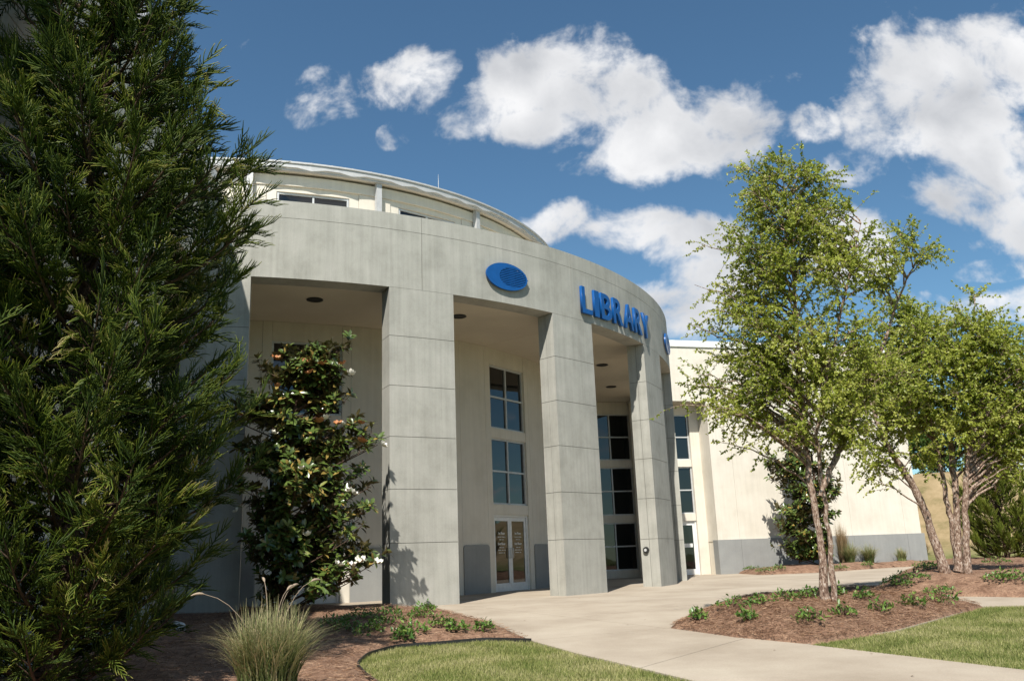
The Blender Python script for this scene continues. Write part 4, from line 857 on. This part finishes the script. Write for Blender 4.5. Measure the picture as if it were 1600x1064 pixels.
# pale stone in the shade
bm = bmesh.new(); bmesh.ops.create_icosphere(bm, subdivisions=3, radius=.13)
for v in bm.verts: v.co *= 1 + .25 * math.sin(v.co.x * 40 + v.co.z * 31) * .5 + .2 * math.sin(v.co.y * 27); v.co.z *= .75
sp_ = on_ground(276, 986); st = add('stone', bm_mesh(bm, 'stone', True), surf('pale_stone', [(.4, .4, .39), (.6, .6, .58)], 6, .9, .4), label='pale stone lying in the bed beside the shaded grass clump', cat='stone'); st.location = sp_ + [0, 0, .05]
# ---- dark edging strip between lawn and bed
ed = np.array([gp(x, y) for x, y in ((640, 1110), (600, 1075), (572, 1056), (557, 1039), (575, 1022), (620, 1010), (690, 1005), (760, 999), (830, 1001))])
ti = np.linspace(0, len(ed) - 1, 60); e2_ = np.stack([np.interp(ti, np.arange(len(ed)), ed[:, k]) for k in (0, 1)], 1)
for _ in range(3): e2_[1:-1] = (e2_[:-2] + e2_[1:-1] * 2 + e2_[2:]) / 4
nn = np.gradient(e2_, axis=0); nn = unit(np.stack([-nn[:, 1], nn[:, 0]], 1)); bm = bmesh.new(); rows = []
for p, n_ in zip(e2_, nn):
    z = float(base_h(*p)); rows.append([bm.verts.new((*(p + n_ * s_), z + h_)) for s_, h_ in ((-.009, -.05), (-.009, .035), (.009, .035), (.009, -.05))])
for i in range(59):
    for k in range(4): bm.faces.new((rows[i][k], rows[i + 1][k], rows[i + 1][(k + 1) % 4], rows[i][(k + 1) % 4]))
add('lawn_edging', bm_mesh(bm, 'lawn_edging'), M_DARK, label='thin black edging strip curving between the lawn and bed', cat='edging')
# ---- lawn blades and loose pine straw
def in_poly(poly, n, keep=None):
    lo, hi = poly.min(0), poly.max(0); q = lo + (hi - lo) * rng.random((n, 2)); return q[poly_dist(poly, q[:, 0], q[:, 1]) > .01]
def blades(name, poly, n, label, hb=(.025, .055)):
    q = in_poly(poly, n); n = len(q); z = base_h(q[:, 0], q[:, 1]) - .022; P = np.column_stack([q, z])
    patch = .5 + .28 * np.sin(q[:, 0] * 3.1 + 2 * np.sin(q[:, 1] * 1.9)) * np.sin(q[:, 1] * 2.7 + 1.5 * np.sin(q[:, 0] * 2.2)) + rng.normal(0, .22, n)
    a = rng.random(n) * 6.283; s_ = np.stack([np.cos(a), np.sin(a), 0 * a], 1) * .005; tip = P + np.column_stack([rng.normal(0, .018, (n, 2)), rng.uniform(*hb, n)])
    V = np.stack([P + s_, P - s_, tip], 1).reshape(-1, 3); add(name, mesh_np(name, V, [np.arange(3 * n).reshape(-1, 3)], False, np.repeat(np.clip(patch, 0, 1), 3)), M_GRASS, label=label, kind='stuff')
lawnA = px_poly([(557, 1039), (575, 1022), (620, 1011), (690, 1006), (760, 1000), (832, 1002), (900, 1021), (1000, 1044), (1100, 1068), (1240, 1103), (900, 1150), (640, 1112), (600, 1076), (572, 1057)])
lawnB = px_poly([(1262, 1007), (1330, 997), (1400, 986), (1490, 961), (1537, 948), (1600, 946), (1700, 945), (1800, 1010), (1800, 1078), (1600, 1047), (1430, 1027)])
lawnC = np.array([A_R + e1 * 9 - e2 * .8, A_R + e1 * 12.5 - e2 * 1.5, (27, 38.1), (30, 42), A_R + e1 * 13 + e2 * 2, A_R + e1 * 10.6 + e2 * .2])
blades('grass', lawnA, 95000, 'short mown lawn in the curve of the black edging'); blades('grass', lawnB, 150000, 'short mown lawn beside the walk and island bed'); blades('grass', lawnC, 70000, 'strip of green lawn beyond the wing end', (.04, .08))
def straw(poly, n, label):
    q = in_poly(poly, n); n = len(q); z = height(q[:, 0], q[:, 1]); P = np.column_stack([q, z + rng.uniform(-.004, .03, n)]); a = rng.random(n) * 6.283; d = np.stack([np.cos(a), np.sin(a), rng.normal(0, .16, n)], 1); s_ = np.stack([-np.sin(a), np.cos(a), rng.normal(0, .4, n)], 1) * .0032
    l = rng.uniform(.05, .13, n)[:, None]; V = np.stack([P - d * l * .5 - s_, P - d * l * .5 + s_, P + d * l * .5], 1).reshape(-1, 3)
    add('pine_straw', mesh_np('pine_straw', V, [np.arange(3 * n).reshape(-1, 3)], False, np.repeat(rng.random(n), 3)), M_STRAW, label=label, kind='stuff')
b0 = px_poly([(832, 1001), (770, 974), (700, 957), (612, 952), (385, 956), (200, 958), (100, 1000), (100, 1120), (640, 1110), (557, 1039), (575, 1022), (620, 1010), (690, 1005), (760, 999)])
straw(b0, 80000, 'loose pine straw strewn under the cedar and magnolia'); straw(BEDS[1][0], 70000, 'loose pine straw on the island round the forked birch'); straw(BEDS[2][0][:10], 60000, 'loose pine straw on the island round the birch clump')
# ---- parked car on the crest
def car(px, py, Y, ang, label):
    p = at_depth(px, py, Y); base = np.array([p[0], Y, float(base_h(p[0], Y)) - .02]); root = bpy.data.objects.new('parked_car', None); COL.objects.link(root); root.location = base; root.rotation_euler = (0, 0, ang); root['label'] = label; root['category'] = 'car'
    prof = [(-2.2, .35), (-2.25, .75), (-2.1, .98), (-1.5, 1.05), (-1.0, 1.62), (1.0, 1.66), (1.75, 1.08), (2.15, .95), (2.2, .35)]
    bm = bmesh.new(); rows = [[bm.verts.new((x, s_ * (.9 - (.14 if z > 1.1 else 0)), z)) for x, z in prof] for s_ in (-1, 1)]; n = len(prof)
    bm.faces.new(rows[0]); bm.faces.new(rows[1][::-1])
    for i in range(n): bm.faces.new((rows[0][i], rows[1][i], rows[1][(i + 1) % n], rows[0][(i + 1) % n]))
    bevel(bm, .06, 2); add('body', bm_mesh(bm, 'car_body', True), M_CAR, root)
    for s_ in (-1, 1):
        bm = bmesh.new(); hexa(bm, [(-1.2, s_ * .84, 1.1), (1.4, s_ * .84, 1.1), (1.4, s_ * .70, 1.1), (-1.2, s_ * .70, 1.1), (-.9, s_ * .775, 1.55), (.85, s_ * .775, 1.55), (.85, s_ * .66, 1.55), (-.9, s_ * .66, 1.55)]); add('window', bm_mesh(bm, 'car_window'), M_GLASS, root)
        for x in (-1.35, 1.35):
            bm = bmesh.new(); bmesh.ops.create_cone(bm, cap_ends=True, segments=20, radius1=.34, radius2=.34, depth=.22, matrix=Matrix.Translation((x, s_ * .84, .34)) @ Matrix.Rotation(R_(90), 4, 'X')); w = add('wheel', bm_mesh(bm, 'tyre'), M_DARK, root)
            bm = bmesh.new(); bmesh.ops.create_cone(bm, cap_ends=True, segments=16, radius1=.2, radius2=.18, depth=.24, matrix=Matrix.Translation((x, s_ * .845, .34)) @ Matrix.Rotation(R_(90), 4, 'X')); add('rim', bm_mesh(bm, 'rim'), M_FRAME, w)
    for x, t in ((-1.42, 1), (1.5, -1)):
        bm = bmesh.new(); x0, x1 = (x - .1, x + .38) if t > 0 else (x + .22, x - .42); hexa(bm, [(x0, -.7, 1.1), (x0, .7, 1.1), (x0 + .05 * t, .7, 1.1), (x0 + .05 * t, -.7, 1.1), (x1, -.62, 1.57), (x1, .62, 1.57), (x1 + .05 * t, .62, 1.57), (x1 + .05 * t, -.62, 1.57)]); add('windscreen', bm_mesh(bm, 'windscreen'), M_GLASS, root)
M_CAR = plain('pale_blue_car_paint', (.55, .60, .66), .25)
car(1592, 752, 66, R_(12), 'pale car parked on the crest above the dry slope')
# ---- stray leaves and straw blown on the paving
q = in_poly(plaza, 2600); q = q[(np.array([poly_dist(b_[0], q[:, 0], q[:, 1]) for b_ in BEDS]).max(0) < -.02)]; keep = rng.random(len(q)) < np.clip(np.exp(np.array([poly_dist(b_[0], q[:, 0], q[:, 1]) for b_ in BEDS]).max(0) / .5) + .06, 0, 1); q = q[keep & (np.hypot(q[:, 0] - C0[0], q[:, 1] - C0[1]) > RO + .1)]
n = len(q); V, F_, t = leaf_np(np.column_stack([q, base_h(q[:, 0], q[:, 1]) + .006]), np.column_stack([rng.normal(size=(n, 2)), .05 * rng.random(n)]), unit(rvec(n) * .25 + np.array([0, 0, 1.])), rng.uniform(.03, .07, n), rng.uniform(.012, .035, n), .15, 0, rng.random(n))
add('leaf_litter', mesh_np('leaf_litter', V, [F_], False, t), M_STRAW, label='stray dry leaves and straw blown over the paving', kind='stuff')
